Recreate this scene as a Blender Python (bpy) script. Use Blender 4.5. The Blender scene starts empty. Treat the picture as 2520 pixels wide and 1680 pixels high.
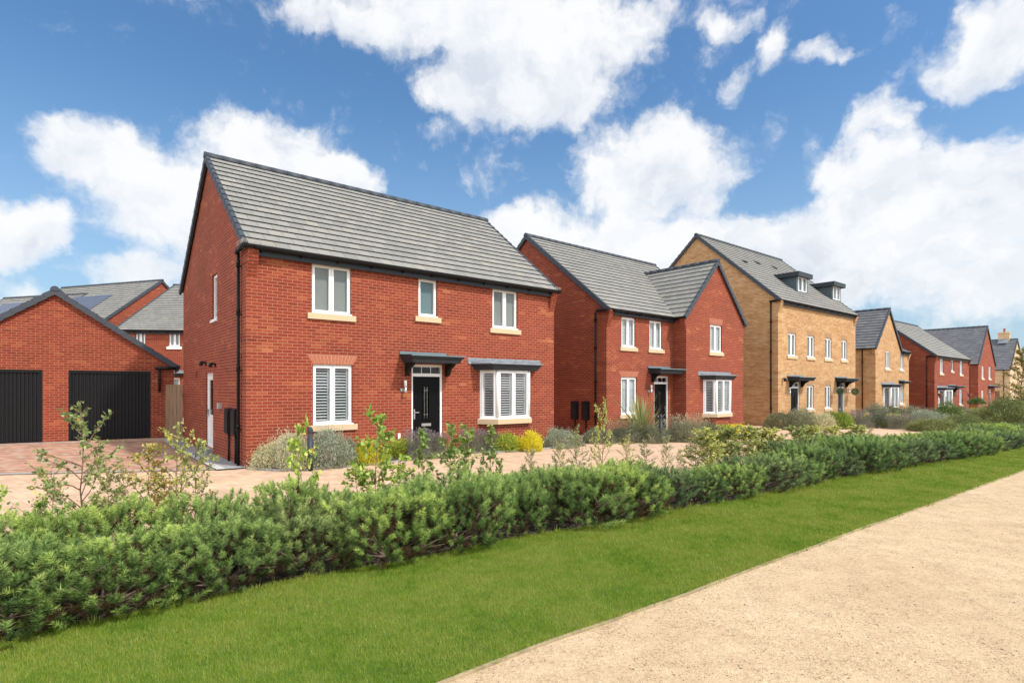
import bpy, bmesh, math, random
import numpy as np
from mathutils import Vector, Matrix
random.seed(7); rng = np.random.default_rng(7)
SC = bpy.context.scene
COL = SC.collection
R = math.radians
# ------------------------------------------------------------------ camera
F, YH, CX = 1390.0, 955.0, 1260.0          # focal length, horizon and centre measured in the 2520 px photograph
cam = bpy.data.cameras.new('camera'); co = bpy.data.objects.new('camera', cam); COL.objects.link(co)
co.location = (0, 0, 1.8); co.rotation_euler = (R(90), 0, 0)
cam.sensor_width = 36; cam.lens = F/2520*36; cam.shift_y = (YH-840)/2520; cam.clip_end = 6000; cam.clip_start = .05
SC.camera = co
# ------------------------------------------------------------------ sun, sky, exposure
SUN_DIR = Vector((.865, -.50, 0)).normalized(); SUN_EL = R(51)
to_sun = Vector((SUN_DIR.x*math.cos(SUN_EL), SUN_DIR.y*math.cos(SUN_EL), math.sin(SUN_EL)))
sl = bpy.data.lights.new('sun', 'SUN'); sl.energy = 3.8; sl.angle = R(2.6); sl.color = (1, .93, .84)
so = bpy.data.objects.new('sun', sl); COL.objects.link(so); so.location = (10, -10, 30)
so.rotation_euler = to_sun.to_track_quat('Z', 'Y').to_euler()
W = bpy.data.worlds.new('World'); SC.world = W; W.use_nodes = True
SC.view_settings.view_transform = 'Standard'; SC.view_settings.look = 'None'
SC.view_settings.exposure = 0.22; SC.view_settings.gamma = 1
SKY_STRENGTH = .13

class NT:
    def __init__(s, tree): s.t = tree; s.n = tree.nodes; s.l = tree.links
    def new(s, typ, **k):
        n = s.n.new(typ)
        for a, b in k.items(): setattr(n, a, b)
        return n
    def put(s, sock, v):
        if hasattr(v, 'is_output') or isinstance(v, bpy.types.NodeSocket): s.l.new(v, sock)
        elif v is not None: sock.default_value = v
    def math(s, op, a, b=None, c=None, clamp=False):
        n = s.new('ShaderNodeMath', operation=op); n.use_clamp = clamp
        s.put(n.inputs[0], a); s.put(n.inputs[1], b)
        if c is not None: s.put(n.inputs[2], c)
        return n.outputs[0]
    def vmath(s, op, a, b=None):
        n = s.new('ShaderNodeVectorMath', operation=op); s.put(n.inputs[0], a)
        if b is not None: s.put(n.inputs[1], b)
        return n.outputs['Value'] if op in ('LENGTH', 'DOT_PRODUCT') else n.outputs[0]
    def mix(s, f, a, b, blend='MIX'):
        n = s.new('ShaderNodeMix', data_type='RGBA', blend_type=blend)
        s.put(n.inputs[0], f); s.put(n.inputs[6], a); s.put(n.inputs[7], b); return n.outputs[2]
    def noise(s, vec, scale, detail=2, rough=.5, dist=0, dims='3D'):
        n = s.new('ShaderNodeTexNoise', noise_dimensions=dims)
        if vec is not None: s.put(n.inputs['Vector'], vec)
        n.inputs['Scale'].default_value = scale; n.inputs['Detail'].default_value = detail
        n.inputs['Roughness'].default_value = rough; n.inputs['Distortion'].default_value = dist
        return n.outputs[0]
    def ramp(s, f, stops, interp='LINEAR'):
        n = s.new('ShaderNodeValToRGB'); r = n.color_ramp; r.interpolation = interp
        while len(r.elements) < len(stops): r.elements.new(.5)
        for e, (p, c) in zip(r.elements, stops): e.position = p; e.color = (*c, 1) if len(c) == 3 else c
        s.put(n.inputs[0], f); return n.outputs[0]
    def maprange(s, v, a, b, c=0, d=1, smooth=False):
        n = s.new('ShaderNodeMapRange'); n.interpolation_type = 'SMOOTHSTEP' if smooth else 'LINEAR'
        s.put(n.inputs[0], v)
        for i, x in zip((1, 2, 3, 4), (a, b, c, d)): n.inputs[i].default_value = x
        return n.outputs[0]
# sky: Nishita with cumulus laid out by azimuth and elevation
def sky():
    T = NT(W.node_tree); T.n.clear()
    out = T.new('ShaderNodeOutputWorld'); bg = T.new('ShaderNodeBackground')
    sk = T.new('ShaderNodeTexSky', sky_type='NISHITA'); sk.sun_disc = False
    sk.sun_elevation = SUN_EL; sk.sun_rotation = math.atan2(SUN_DIR.x, SUN_DIR.y)
    sk.altitude = 50; sk.air_density = 1.1; sk.dust_density = 1.0; sk.ozone_density = 3.0
    tc = T.new('ShaderNodeTexCoord'); d = tc.outputs['Generated']
    sx = T.new('ShaderNodeSeparateXYZ'); T.put(sx.inputs[0], d)
    az = T.math('ARCTAN2', sx.outputs[0], sx.outputs[1]); el = T.math('ARCSINE', sx.outputs[2])
    c = T.new('ShaderNodeCombineXYZ'); T.put(c.inputs[0], az); T.put(c.inputs[1], el); pos = c.outputs[0]
    warp = T.new('ShaderNodeTexNoise', noise_dimensions='2D'); T.put(warp.inputs['Vector'], pos); warp.inputs['Scale'].default_value = 7
    warp.inputs['Detail'].default_value = 5; warp.inputs['Roughness'].default_value = .6
    w2 = T.vmath('MULTIPLY', T.vmath('SUBTRACT', warp.outputs['Color'], (.5, .5, .5)), (.13, .10, 0))
    p = T.vmath('ADD', pos, w2)
    blobs = [  # centre x, y, half width, half height in the photograph at 2352 px, weight
        (1110, 40, 470, 130, 1), (1210, 190, 300, 120, 1), (840, 50, 220, 80, .9), (1330, 120, 200, 120, .9),
        (2290, 90, 190, 120, 1), (2320, 20, 200, 80, .8), (1690, 55, 70, 40, .64), (1780, 120, 60, 70, .68), (1700, 200, 50, 60, .56), (1890, 130, 100, 40, .60), (2060, 190, 90, 40, .52),
        (270, 370, 180, 110, .95), (600, 370, 200, 130, 1), (760, 430, 150, 80, .9), (340, 510, 200, 120, .9), (360, 620, 240, 80, .8), (520, 480, 260, 160, 1),
        (30, 530, 140, 110, .95), (1480, 400, 240, 150, 1), (1220, 540, 230, 90, .95), (1500, 570, 330, 120, 1),
        (2020, 270, 90, 70, .85), (2000, 390, 160, 110, .9), (2120, 500, 360, 190, 1.1), (2270, 360, 170, 90, .8), (1820, 600, 360, 140, 1.05), (2280, 640, 260, 120, .9), (1250, 660, 500, 70, .6), (330, 720, 500, 60, .5)]
    tot = None; acc = None
    for (bx, by, rx, ry, wt) in blobs:
        X = (bx*1.0714-CX)/F; Zz = (YH-by*1.0714)/F
        a0 = math.atan2(X, 1); e0 = math.atan2(Zz, math.hypot(X, 1))
        k = 1/(1+X*X); ke = 1/(1+X*X+Zz*Zz)**.5
        ra = rx*1.0714/F*k**.75; re = ry*1.0714/F*ke
        q = T.vmath('MULTIPLY', T.vmath('SUBTRACT', p, (a0, e0, 0)), (1/ra, 1/re, 0))
        v = T.math('MULTIPLY_ADD', T.vmath('DOT_PRODUCT', q, q), -wt*.8, wt)
        v = T.math('MAXIMUM', v, 0)
        ys = T.new('ShaderNodeSeparateXYZ'); T.put(ys.inputs[0], q); yv = T.math('MULTIPLY', v, ys.outputs[1]); acc = yv if acc is None else T.math('ADD', acc, yv)
        tot = v if tot is None else T.math('SMOOTH_MAX', tot, v, .25)
    # clouds away from the photograph's view, for light and reflections
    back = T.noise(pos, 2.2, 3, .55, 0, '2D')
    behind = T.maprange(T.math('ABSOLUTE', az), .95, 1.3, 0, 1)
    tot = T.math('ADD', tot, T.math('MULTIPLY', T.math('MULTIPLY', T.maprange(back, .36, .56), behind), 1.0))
    n1 = T.noise(pos, 8, 8, .60, .2, '2D')
    fine = T.math('MULTIPLY', T.math('SUBTRACT', n1, .5), 1.75)
    v = T.math('MULTIPLY_ADD', tot, 1.85, fine)
    vo = T.new('ShaderNodeTexVoronoi', feature='SMOOTH_F1', voronoi_dimensions='2D'); T.put(vo.inputs['Vector'], T.vmath('MULTIPLY', p, (1, 1.25, 1))); vo.inputs['Scale'].default_value = 11; vo.inputs['Detail'].default_value = 3; vo.inputs['Roughness'].default_value = .55; vo.inputs['Lacunarity'].default_value = 2.3; vo.inputs['Smoothness'].default_value = .35
    puff = T.math('MULTIPLY', T.math('SUBTRACT', .74, vo.outputs['Distance']), .60)
    v = T.math('ADD', v, puff)
    dens = T.maprange(v, .34, 1.42, 0, 1, True)
    # thin veil near the horizon
    veil = T.math('MULTIPLY_ADD', T.maprange(el, .0, .50, 1, 0, True), .56, .10)
    n2 = T.noise(pos, 5.5, 5, .6, .3, '2D')
    low = T.maprange(T.math('DIVIDE', acc, T.math('MAXIMUM', tot, .15)), .35, -.85)
    thick = T.math('MULTIPLY', T.math('ADD', T.math('MULTIPLY', low, .75), T.math('ADD', T.math('MULTIPLY', T.maprange(n2, .40, .66), .55), T.math('MULTIPLY', T.maprange(puff, .12, -.20), .35))), T.maprange(v, .6, 1.3, 0, .78))
    ccol = T.ramp(thick, [(0, (1.0, 1.0, 1.0)), (.35, (.98, .985, 1.0)), (.7, (.86, .895, .945)), (1, (.70, .76, .85))])
    cem = T.vmath('SCALE', ccol); cem.node.inputs[3].default_value = .87/SKY_STRENGTH
    hs = T.new('ShaderNodeHueSaturation'); T.put(hs.inputs['Color'], sk.outputs[0]); hs.inputs['Saturation'].default_value = 1.27
    hs.inputs['Value'].default_value = 1.03; hs.inputs['Hue'].default_value = .5
    veilc = T.vmath('SCALE', None); veilc.node.inputs[0].default_value = (.50, .72, .95); veilc.node.inputs[3].default_value = .74/SKY_STRENGTH
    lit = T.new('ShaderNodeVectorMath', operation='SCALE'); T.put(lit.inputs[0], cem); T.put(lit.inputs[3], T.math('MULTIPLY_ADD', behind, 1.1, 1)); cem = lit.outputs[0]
    base = T.mix(veil, hs.outputs[0], veilc)
    colr = T.mix(T.math('MULTIPLY', dens, .97), base, cem)
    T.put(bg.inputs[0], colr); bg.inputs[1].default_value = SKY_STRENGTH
    T.l.new(bg.outputs[0], out.inputs[0])
    W.cycles.sampling_method = 'MANUAL'; W.cycles.sample_map_resolution = 512
sky()

# ------------------------------------------------------------------ materials
def mat(name):
    m = bpy.data.materials.new(name); m.use_nodes = True; T = NT(m.node_tree)
    b = T.n['Principled BSDF']; return m, T, b
def bump(T, b, h, strength, dist):
    n = T.new('ShaderNodeBump'); n.inputs['Strength'].default_value = strength; n.inputs['Distance'].default_value = dist
    T.put(n.inputs['Height'], h); T.l.new(n.outputs[0], b.inputs['Normal'])
def plain(name, col, rough=.5, metal=0, var=.08, nscale=6, spec=.5):
    m, T, b = mat(name)
    tc = T.new('ShaderNodeTexCoord')
    n = T.noise(tc.outputs['Object'], nscale, 4, .6)
    f = T.maprange(n, .3, .7, 1-var, 1+var)
    v = T.new('ShaderNodeVectorMath', operation='SCALE'); v.inputs[0].default_value = col; T.put(v.inputs[3], f)
    T.put(b.inputs['Base Color'], v.outputs[0]); b.inputs['Roughness'].default_value = rough; b.inputs['Metallic'].default_value = metal
    b.inputs['Specular IOR Level'].default_value = spec
    return m
def brick_mat(name, stops, mortar, mw=.0065, w=.225, h=.075):
    m, T, b = mat(name)
    uv = T.new('ShaderNodeUVMap'); sp = T.new('ShaderNodeSeparateXYZ'); T.put(sp.inputs[0], uv.outputs[0])
    u, v = sp.outputs[0], sp.outputs[1]
    tc = T.new('ShaderNodeTexCoord')
    jit = T.noise(tc.outputs['Object'], 14, 3, .6)
    jj = T.math('MULTIPLY', T.math('SUBTRACT', jit, .5), .010)
    v = T.math('ADD', v, jj); u = T.math('ADD', u, jj)
    vr = T.math('DIVIDE', v, h); row = T.math('FLOOR', vr); fv = T.math('FRACT', vr)
    off = T.math('MULTIPLY', T.math('MODULO', T.math('ABSOLUTE', row), 2), .5)
    ur = T.math('ADD', T.math('DIVIDE', u, w), off); colm = T.math('FLOOR', ur); fu = T.math('FRACT', ur)
    # distance to the joint in metres
    du = T.math('MULTIPLY', T.math('MINIMUM', fu, T.math('SUBTRACT', 1, fu)), w)
    dv = T.math('MULTIPLY', T.math('MINIMUM', fv, T.math('SUBTRACT', 1, fv)), h)
    dd = T.math('MINIMUM', du, dv)
    brick = T.maprange(dd, mw-.003, mw+.002)
    idv = T.new('ShaderNodeCombineXYZ'); T.put(idv.inputs[0], colm); T.put(idv.inputs[1], row)
    wn = T.new('ShaderNodeTexWhiteNoise', noise_dimensions='2D'); T.put(wn.inputs[0], idv.outputs[0])
    cl = T.noise(T.vmath('MULTIPLY', idv.outputs[0], (.16, .22, 0)), 1, 2, .5)
    key = T.math('ADD', T.math('MULTIPLY', wn.outputs[0], .52), T.math('MULTIPLY', T.maprange(cl, .32, .70), .48))
    c = T.ramp(key, stops)
    fine = T.noise(tc.outputs['Object'], 55, 4, .7)
    c = T.mix(1, c, T.ramp(fine, [(.25, (.74, .74, .74)), (.75, (1.24, 1.22, 1.2))]), 'MULTIPLY')
    big = T.noise(tc.outputs['Object'], .55, 3, .5)
    c = T.mix(1, c, T.ramp(big, [(.3, (.9, .9, .9)), (.7, (1.08, 1.07, 1.06))]), 'MULTIPLY')
    mo = T.mix(1, mortar, T.ramp(fine, [(.2, (.8, .8, .8)), (.8, (1.15, 1.15, 1.15))]), 'MULTIPLY')
    T.put(b.inputs['Base Color'], T.mix(brick, mo, c)); b.inputs['Roughness'].default_value = .88
    b.inputs['Specular IOR Level'].default_value = .25
    bump(T, b, T.math('ADD', brick, T.math('MULTIPLY', fine, .5)), .45, .006)
    return m
RED = [(0, (.150, .026, .015)), (.2, (.200, .034, .017)), (.5, (.230, .039, .0195)), (.72, (.262, .052, .024)), (.86, (.32, .085, .035)), (1, (.41, .15, .062))]
M = {}
M['red'] = brick_mat('red_brick', RED, (.37, .20, .125, 1), .0054)
M['buff'] = brick_mat('buff_brick', [(0, (.37, .19, .085)), (.3, (.48, .275, .13)), (.6, (.55, .345, .17)), (.85, (.60, .41, .225)), (1, (.66, .50, .31))], (.29, .155, .07, 1), .0075)
M['cream'] = brick_mat('cream_brick', [(0, (.42, .26, .12)), (.5, (.58, .40, .22)), (1, (.68, .50, .30))], (.62, .52, .38, 1))
M['voussoir'] = plain('gauged_brick', (.35, .115, .062), .85, var=.12, nscale=14)
M['voussoir_buff'] = plain('gauged_buff_brick', (.38, .215, .10), .85, var=.2, nscale=14)
M['mortar'] = plain('mortar', (.56, .34, .24), .9)
M['white'] = plain('white_upvc', (.83, .83, .82), .3, var=.02)
M['white_door'] = plain('white_door', (.78, .77, .75), .35, var=.03)
M['stone'] = plain('cast_stone', (.56, .42, .26), .8, var=.07, nscale=18)
M['black'] = plain('black_plastic', (.010, .010, .011), .45, var=.1, spec=.22)
M['fascia'] = plain('dark_grey_board', (.030, .037, .046), .5, var=.08, spec=.25)
M['verge'] = plain('dark_verge_tile', (.050, .060, .074), .6, var=.10, nscale=3, spec=.3)
M['lip'] = plain('tile_edge_gap_shade', (.045, .045, .046), .8, spec=.1)  # dark edge tone; shadow gap under each course is put into this colour
M['lead'] = plain('lead_sheet', (.20, .225, .25), .42, var=.25, nscale=9)
M['grp'] = plain('blue_grey_roof', (.13, .18, .20), .4, var=.1)
M['dormer'] = plain('slate_blue_cladding', (.055, .085, .10), .5, var=.1)
M['metal'] = plain('brushed_steel', (.55, .55, .53), .3, .9)
M['lampglass'] = plain('opal_glass', (.8, .8, .8), .25, var=.02)
M['panel'] = plain('solar_panel', (.10, .105, .13), .22, var=.1, spec=.7)
M['terracotta'] = plain('terracotta', (.42, .10, .045), .8, var=.2)
M['wicker'] = plain('rust_wicker', (.20, .09, .055), .85, var=.3, nscale=30)
M['meter'] = plain('black_cabinet', (.012, .012, .013), .5, var=.2, spec=.25)
M['grey'] = plain('grey_box', (.40, .37, .33), .5)
M['kerb'] = plain('grey_kerb', (.27, .27, .26), .85, var=.2, nscale=12)
M['blind'] = plain('roller_blind', (.30, .305, .285), .8, var=.02)
M['blindblue'] = plain('blue_grey_blind', (.20, .275, .29), .8, var=.02)
M['slat'] = plain('white_shutter', (.66, .67, .69), .45, var=.02)
M['dark'] = plain('dark_room', (.02, .02, .022), .9)
M['spike'] = plain('bird_spike', (.5, .42, .36), .4)
M['flue'] = plain('red_vent', (.22, .035, .022), .8)
M['timber'] = plain('edging_timber', (.30, .235, .14), .85, var=.25, nscale=7)
def door_black():
    m, T, b = mat('black_composite_door')
    tc = T.new('ShaderNodeTexCoord'); n = T.noise(T.vmath('MULTIPLY', tc.outputs['Object'], (60, 60, 3)), 1, 5, .7)
    b.inputs['Base Color'].default_value = (.004, .004, .005, 1); b.inputs['Roughness'].default_value = .4; b.inputs['Specular IOR Level'].default_value = .10
    bump(T, b, n, .35, .002); return m
M['door'] = door_black()
def glass():
    m, T, b = mat('window_glass'); T.n.remove(b)
    out = T.n['Material Output']; tr = T.new('ShaderNodeBsdfTransparent'); tr.inputs[0].default_value = (.86, .88, .88, 1)
    gl = T.new('ShaderNodeBsdfGlossy'); gl.inputs['Roughness'].default_value = .02
    fr = T.new('ShaderNodeFresnel'); fr.inputs[0].default_value = 1.45
    tc = T.new('ShaderNodeTexCoord'); n = T.noise(tc.outputs['Object'], 2.2, 2)
    bp = T.new('ShaderNodeBump'); bp.inputs['Strength'].default_value = .06; bp.inputs['Distance'].default_value = .02
    T.put(bp.inputs['Height'], n); T.l.new(bp.outputs[0], gl.inputs['Normal'])
    mx = T.new('ShaderNodeMixShader'); ge = T.new('ShaderNodeNewGeometry'); T.put(mx.inputs[0], T.math('MULTIPLY', T.math('ADD', fr.outputs[0], .02), T.math('SUBTRACT', 1, ge.outputs['Backfacing']))); T.l.new(tr.outputs[0], mx.inputs[1]); T.l.new(gl.outputs[0], mx.inputs[2])
    T.l.new(mx.outputs[0], out.inputs[0]); return m
M['glass'] = glass()
def tile_mat(name, stops, wid=.33):
    m, T, b = mat(name)
    uv = T.new('ShaderNodeUVMap'); sp = T.new('ShaderNodeSeparateXYZ'); T.put(sp.inputs[0], uv.outputs[0])
    u, v = sp.outputs[0], sp.outputs[1]
    row = T.math('FLOOR', v)
    off = T.math('MULTIPLY', T.math('MODULO', row, 2), .5)
    ur = T.math('ADD', T.math('DIVIDE', u, wid), off); c = T.math('FLOOR', ur); fu = T.math('FRACT', ur)
    du = T.math('MULTIPLY', T.math('MINIMUM', fu, T.math('SUBTRACT', 1, fu)), wid)
    idv = T.new('ShaderNodeCombineXYZ'); T.put(idv.inputs[0], c); T.put(idv.inputs[1], row)
    wn = T.new('ShaderNodeTexWhiteNoise', noise_dimensions='2D'); T.put(wn.inputs[0], idv.outputs[0])
    tc = T.new('ShaderNodeTexCoord'); fine = T.noise(tc.outputs['Object'], 7, 5, .7); sp2 = T.noise(tc.outputs['Object'], 60, 3, .7)
    cc = T.ramp(wn.outputs[0], stops)
    cc = T.mix(1, cc, T.ramp(fine, [(.25, (.93, .93, .93)), (.75, (1.06, 1.06, 1.06))]), 'MULTIPLY')
    joint = T.maprange(du, .003, .008)
    cc = T.mix(joint, (.10, .10, .105, 1), cc)
    T.put(b.inputs['Base Color'], cc); b.inputs['Roughness'].default_value = .8; b.inputs['Specular IOR Level'].default_value = .15
    bump(T, b, T.math('ADD', joint, T.math('MULTIPLY', sp2, .3)), .4, .004)
    return m
M['tile'] = tile_mat('grey_roof_tile', [(0, (.195, .195, .182)), (.35, (.218, .216, .20)), (.8, (.238, .234, .213)), (.93, (.248, .241, .217)), (1, (.262, .248, .215))])
M['slate'] = tile_mat('slate_grey_roof_tile', [(0, (.115, .12, .13)), (.5, (.135, .14, .15)), (1, (.165, .168, .175))])
def wood_mat():
    m, T, b = mat('weathered_fence_wood'); tc = T.new('ShaderNodeTexCoord')
    n = T.noise(T.vmath('MULTIPLY', tc.outputs['Object'], (9, 9, .8)), 3, 5, .7)
    T.put(b.inputs['Base Color'], T.ramp(n, [(.3, (.15, .09, .05)), (.55, (.26, .165, .10)), (.75, (.34, .23, .15))])); b.inputs['Roughness'].default_value = .85
    bump(T, b, n, .4, .01); return m
M['fence'] = wood_mat()
def bark(name, c):
    return plain(name, c, .85, var=.35, nscale=25)
M['bark'] = bark('pine_bark', (.16, .11, .085)); M['twig'] = bark('sapling_twig', (.20, .11, .07))
def leaf_mat(name, stops, trans=.25, rough=.55, spec=.3):
    m, T, b = mat(name); at = T.new('ShaderNodeAttribute', attribute_name='tint')
    c = T.ramp(at.outputs['Fac'], stops)
    oi = T.new('ShaderNodeObjectInfo'); c = T.mix(1, c, T.ramp(oi.outputs['Random'], [(0, (.70, .78, .80)), (.5, (1, 1, 1)), (1, (1.25, 1.18, 1.0))]), 'MULTIPLY')
    T.put(b.inputs['Base Color'], c); b.inputs['Roughness'].default_value = rough; b.inputs['Specular IOR Level'].default_value = spec
    if trans:
        tr = T.new('ShaderNodeBsdfTranslucent'); T.put(tr.inputs[0], c)
        mx = T.new('ShaderNodeMixShader'); mx.inputs[0].default_value = trans
        T.l.new(b.outputs[0], mx.inputs[1]); T.l.new(tr.outputs[0], mx.inputs[2]); T.l.new(mx.outputs[0], T.n['Material Output'].inputs[0])
    return m
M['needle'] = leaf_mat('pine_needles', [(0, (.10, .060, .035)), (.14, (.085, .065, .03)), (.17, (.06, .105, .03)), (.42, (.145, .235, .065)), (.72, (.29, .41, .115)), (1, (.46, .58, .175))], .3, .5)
M['needle_dull'] = leaf_mat('grey_green_needles', [(0, (.10, .062, .038)), (.14, (.08, .065, .035)), (.17, (.06, .095, .04)), (.42, (.14, .20, .08)), (.76, (.26, .345, .13)), (1, (.40, .49, .19))], .3, .5)
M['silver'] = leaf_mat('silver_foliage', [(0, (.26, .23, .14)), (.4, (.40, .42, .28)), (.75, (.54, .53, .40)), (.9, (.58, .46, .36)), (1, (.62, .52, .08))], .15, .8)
M['yellow'] = leaf_mat('yellow_foliage', [(0, (.30, .34, .03)), (.25, (.70, .60, .03)), (1, (.95, .80, .04))], .25, .5)
M['lime'] = leaf_mat('lime_foliage', [(0, (.12, .18, .03)), (.5, (.26, .36, .05)), (.85, (.42, .48, .07)), (1, (.80, .70, .06))], .25, .5)
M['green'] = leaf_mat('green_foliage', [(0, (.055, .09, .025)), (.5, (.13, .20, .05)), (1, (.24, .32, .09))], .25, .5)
M['lavender'] = leaf_mat('lavender_foliage', [(0, (.12, .115, .09)), (.5, (.20, .21, .155)), (.8, (.22, .19, .20)), (1, (.20, .17, .20))], .15, .8)
M['greyshrub'] = leaf_mat('grey_green_foliage', [(0, (.13, .125, .075)), (.5, (.24, .255, .16)), (1, (.38, .38, .27))], .2, .7)
M['darkgrey'] = leaf_mat('dark_olive_foliage', [(0, (.08, .08, .05)), (.5, (.155, .17, .10)), (1, (.26, .27, .17))], .2, .7)
M['olive'] = leaf_mat('olive_foliage', [(0, (.12, .13, .045)), (.5, (.24, .27, .09)), (1, (.38, .40, .15))], .25, .6)
M['maple'] = leaf_mat('field_maple_leaves', [(0, (.20, .26, .08)), (.5, (.36, .42, .14)), (.88, (.50, .52, .19)), (.98, (.60, .52, .14)), (1, (.55, .32, .09))], .35, .5)
M['gold'] = leaf_mat('turning_leaves', [(0, (.26, .31, .08)), (.4, (.48, .46, .13)), (.75, (.62, .48, .10)), (1, (.58, .28, .07))], .35, .5)
M['hazel'] = leaf_mat('hazel_leaves', [(0, (.17, .28, .045)), (.5, (.34, .47, .08)), (.9, (.52, .62, .15)), (.985, (.46, .54, .14)), (1, (.62, .28, .06))], .4, .45)
M['dogwood'] = leaf_mat('dogwood_leaves', [(0, (.14, .21, .045)), (.5, (.27, .36, .09)), (1, (.42, .50, .15))], .3, .45)
M['wispy'] = leaf_mat('small_olive_leaves', [(0, (.22, .24, .10)), (.5, (.40, .41, .18)), (.85, (.52, .50, .24)), (1, (.56, .46, .26))], .3, .6)
M['leafy'] = leaf_mat('yellow_green_leaves', [(0, (.22, .26, .07)), (.5, (.42, .46, .14)), (1, (.60, .58, .22))], .35, .6)
M['strap'] = leaf_mat('strap_leaves', [(0, (.12, .17, .05)), (.5, (.24, .27, .11)), (.85, (.42, .40, .20)), (1, (.50, .42, .22))], .25, .4)
M['straw'] = leaf_mat('straw_grass', [(0, (.35, .26, .09)), (1, (.62, .48, .20))], .3, .6)
M['topiary'] = leaf_mat('topiary_leaves', [(0, (.05, .10, .04)), (1, (.20, .28, .14))], .2, .6)
M['autumn'] = leaf_mat('russet_tree_leaves', [(0, (.14, .16, .05)), (.5, (.26, .27, .09)), (1, (.42, .26, .10))], .3, .6)
M['blade'] = None
def ground_mats():
    m, T, b = mat('lawn_soil'); tc = T.new('ShaderNodeTexCoord'); P = tc.outputs['Object']
    n = T.noise(P, 2.0, 5, .6); n2 = T.noise(P, 60, 4, .7)
    c = T.ramp(n, [(.3, (.06, .125, .010)), (.5, (.09, .165, .012)), (.7, (.14, .19, .02))])
    c = T.mix(1, c, T.ramp(n2, [(.25, (.55, .6, .5)), (.75, (1.3, 1.3, 1.25))]), 'MULTIPLY')
    T.put(b.inputs['Base Color'], c); b.inputs['Roughness'].default_value = .9; bump(T, b, n2, .8, .02); M['lawn'] = m
    m, T, b = mat('grass_blades'); geo = T.new('ShaderNodeNewGeometry'); P = geo.outputs['Position']
    at = T.new('ShaderNodeAttribute', attribute_name='tint')
    n = T.noise(P, 1.3, 4, .6); n3 = T.noise(P, 7, 3, .6)
    k = T.math('ADD', T.math('MULTIPLY', at.outputs['Fac'], .30), T.math('ADD', T.math('MULTIPLY', n, .85), T.math('MULTIPLY', n3, .55)))
    c = T.ramp(k, [(.38, (.037, .100, .008)), (.56, (.090, .188, .010)), (.74, (.180, .285, .016)), (.94, (.31, .34, .06))])
    T.put(b.inputs['Base Color'], c); b.inputs['Roughness'].default_value = .45; b.inputs['Specular IOR Level'].default_value = .3
    tr = T.new('ShaderNodeBsdfTranslucent'); T.put(tr.inputs[0], c); mx = T.new('ShaderNodeMixShader'); mx.inputs[0].default_value = .3
    T.l.new(b.outputs[0], mx.inputs[1]); T.l.new(tr.outputs[0], mx.inputs[2]); T.l.new(mx.outputs[0], T.n['Material Output'].inputs[0]); M['blade'] = m
    m, T, b = mat('self_binding_gravel'); tc = T.new('ShaderNodeTexCoord'); P = tc.outputs['Object']
    big = T.noise(P, .7, 5, .6); mid = T.noise(P, 6, 4, .6)
    c = T.ramp(T.math('ADD', T.math('MULTIPLY', big, .6), T.math('MULTIPLY', mid, .4)), [(.32, (.40, .302, .19)), (.5, (.45, .348, .225)), (.68, (.49, .39, .26))])
    vo = T.new('ShaderNodeTexVoronoi'); T.put(vo.inputs['Vector'], P); vo.inputs['Scale'].default_value = 80
    sp = T.new('ShaderNodeSeparateXYZ'); T.put(sp.inputs[0], vo.outputs['Color'])
    patch = T.maprange(T.noise(P, 3.4, 6, .75), .40, .66); grit = T.mix(1, T.ramp(sp.outputs[0], [(0, (.42, .37, .33)), (.12, (.70, .65, .60)), (.32, (.93, .91, .89)), (.8, (1.04, 1.03, 1.02)), (1, (1.2, 1.2, 1.2))]), (.97, .95, .94, 1), 'MULTIPLY')
    c = T.mix(1, c, T.mix(patch, (1.08, 1.07, 1.05, 1), grit), 'MULTIPLY')
    n4 = T.noise(P, 28, 5, .7); c = T.mix(1, c, T.ramp(n4, [(.3, (.8, .78, .76)), (.6, (1.06, 1.06, 1.06))]), 'MULTIPLY')
    T.put(b.inputs['Base Color'], c); b.inputs['Roughness'].default_value = .95; b.inputs['Specular IOR Level'].default_value = .15
    bump(T, b, T.math('ADD', vo.outputs['Distance'], n4), .5, .008); M['gravel'] = m
    M['stones'] = leaf_mat('gravel_stones', [(0, (.10, .07, .05)), (.2, (.30, .21, .14)), (.6, (.48, .36, .25)), (1, (.66, .56, .44))], 0, .9)
    m, T, b = mat('bark_mulch'); tc = T.new('ShaderNodeTexCoord'); P = tc.outputs['Object']
    vo = T.new('ShaderNodeTexVoronoi'); T.put(vo.inputs['Vector'], P); vo.inputs['Scale'].default_value = 35
    sp = T.new('ShaderNodeSeparateXYZ'); T.put(sp.inputs[0], vo.outputs['Color'])
    T.put(b.inputs['Base Color'], T.ramp(sp.outputs[0], [(0, (.018, .012, .009)), (.6, (.05, .034, .026)), (1, (.12, .085, .065))])); b.inputs['Roughness'].default_value = .95
    bump(T, b, vo.outputs['Distance'], 1, .03); M['mulch'] = m
    def paving(name, stops, joint, rot):
        m, T, b = mat(name); tc = T.new('ShaderNodeTexCoord')
        mp = T.new('ShaderNodeMapping'); T.put(mp.inputs[0], tc.outputs['Object']); mp.inputs['Rotation'].default_value = (0, 0, rot)
        sp = T.new('ShaderNodeSeparateXYZ'); T.put(sp.inputs[0], mp.outputs[0])
        w, h = .24, .16
        vr = T.math('DIVIDE', sp.outputs[1], h); row = T.math('FLOOR', vr); fv = T.math('FRACT', vr)
        ur = T.math('ADD', T.math('DIVIDE', sp.outputs[0], w), T.math('MULTIPLY', T.math('MODULO', T.math('ABSOLUTE', row), 2), .5))
        cl = T.math('FLOOR', ur); fu = T.math('FRACT', ur)
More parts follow.
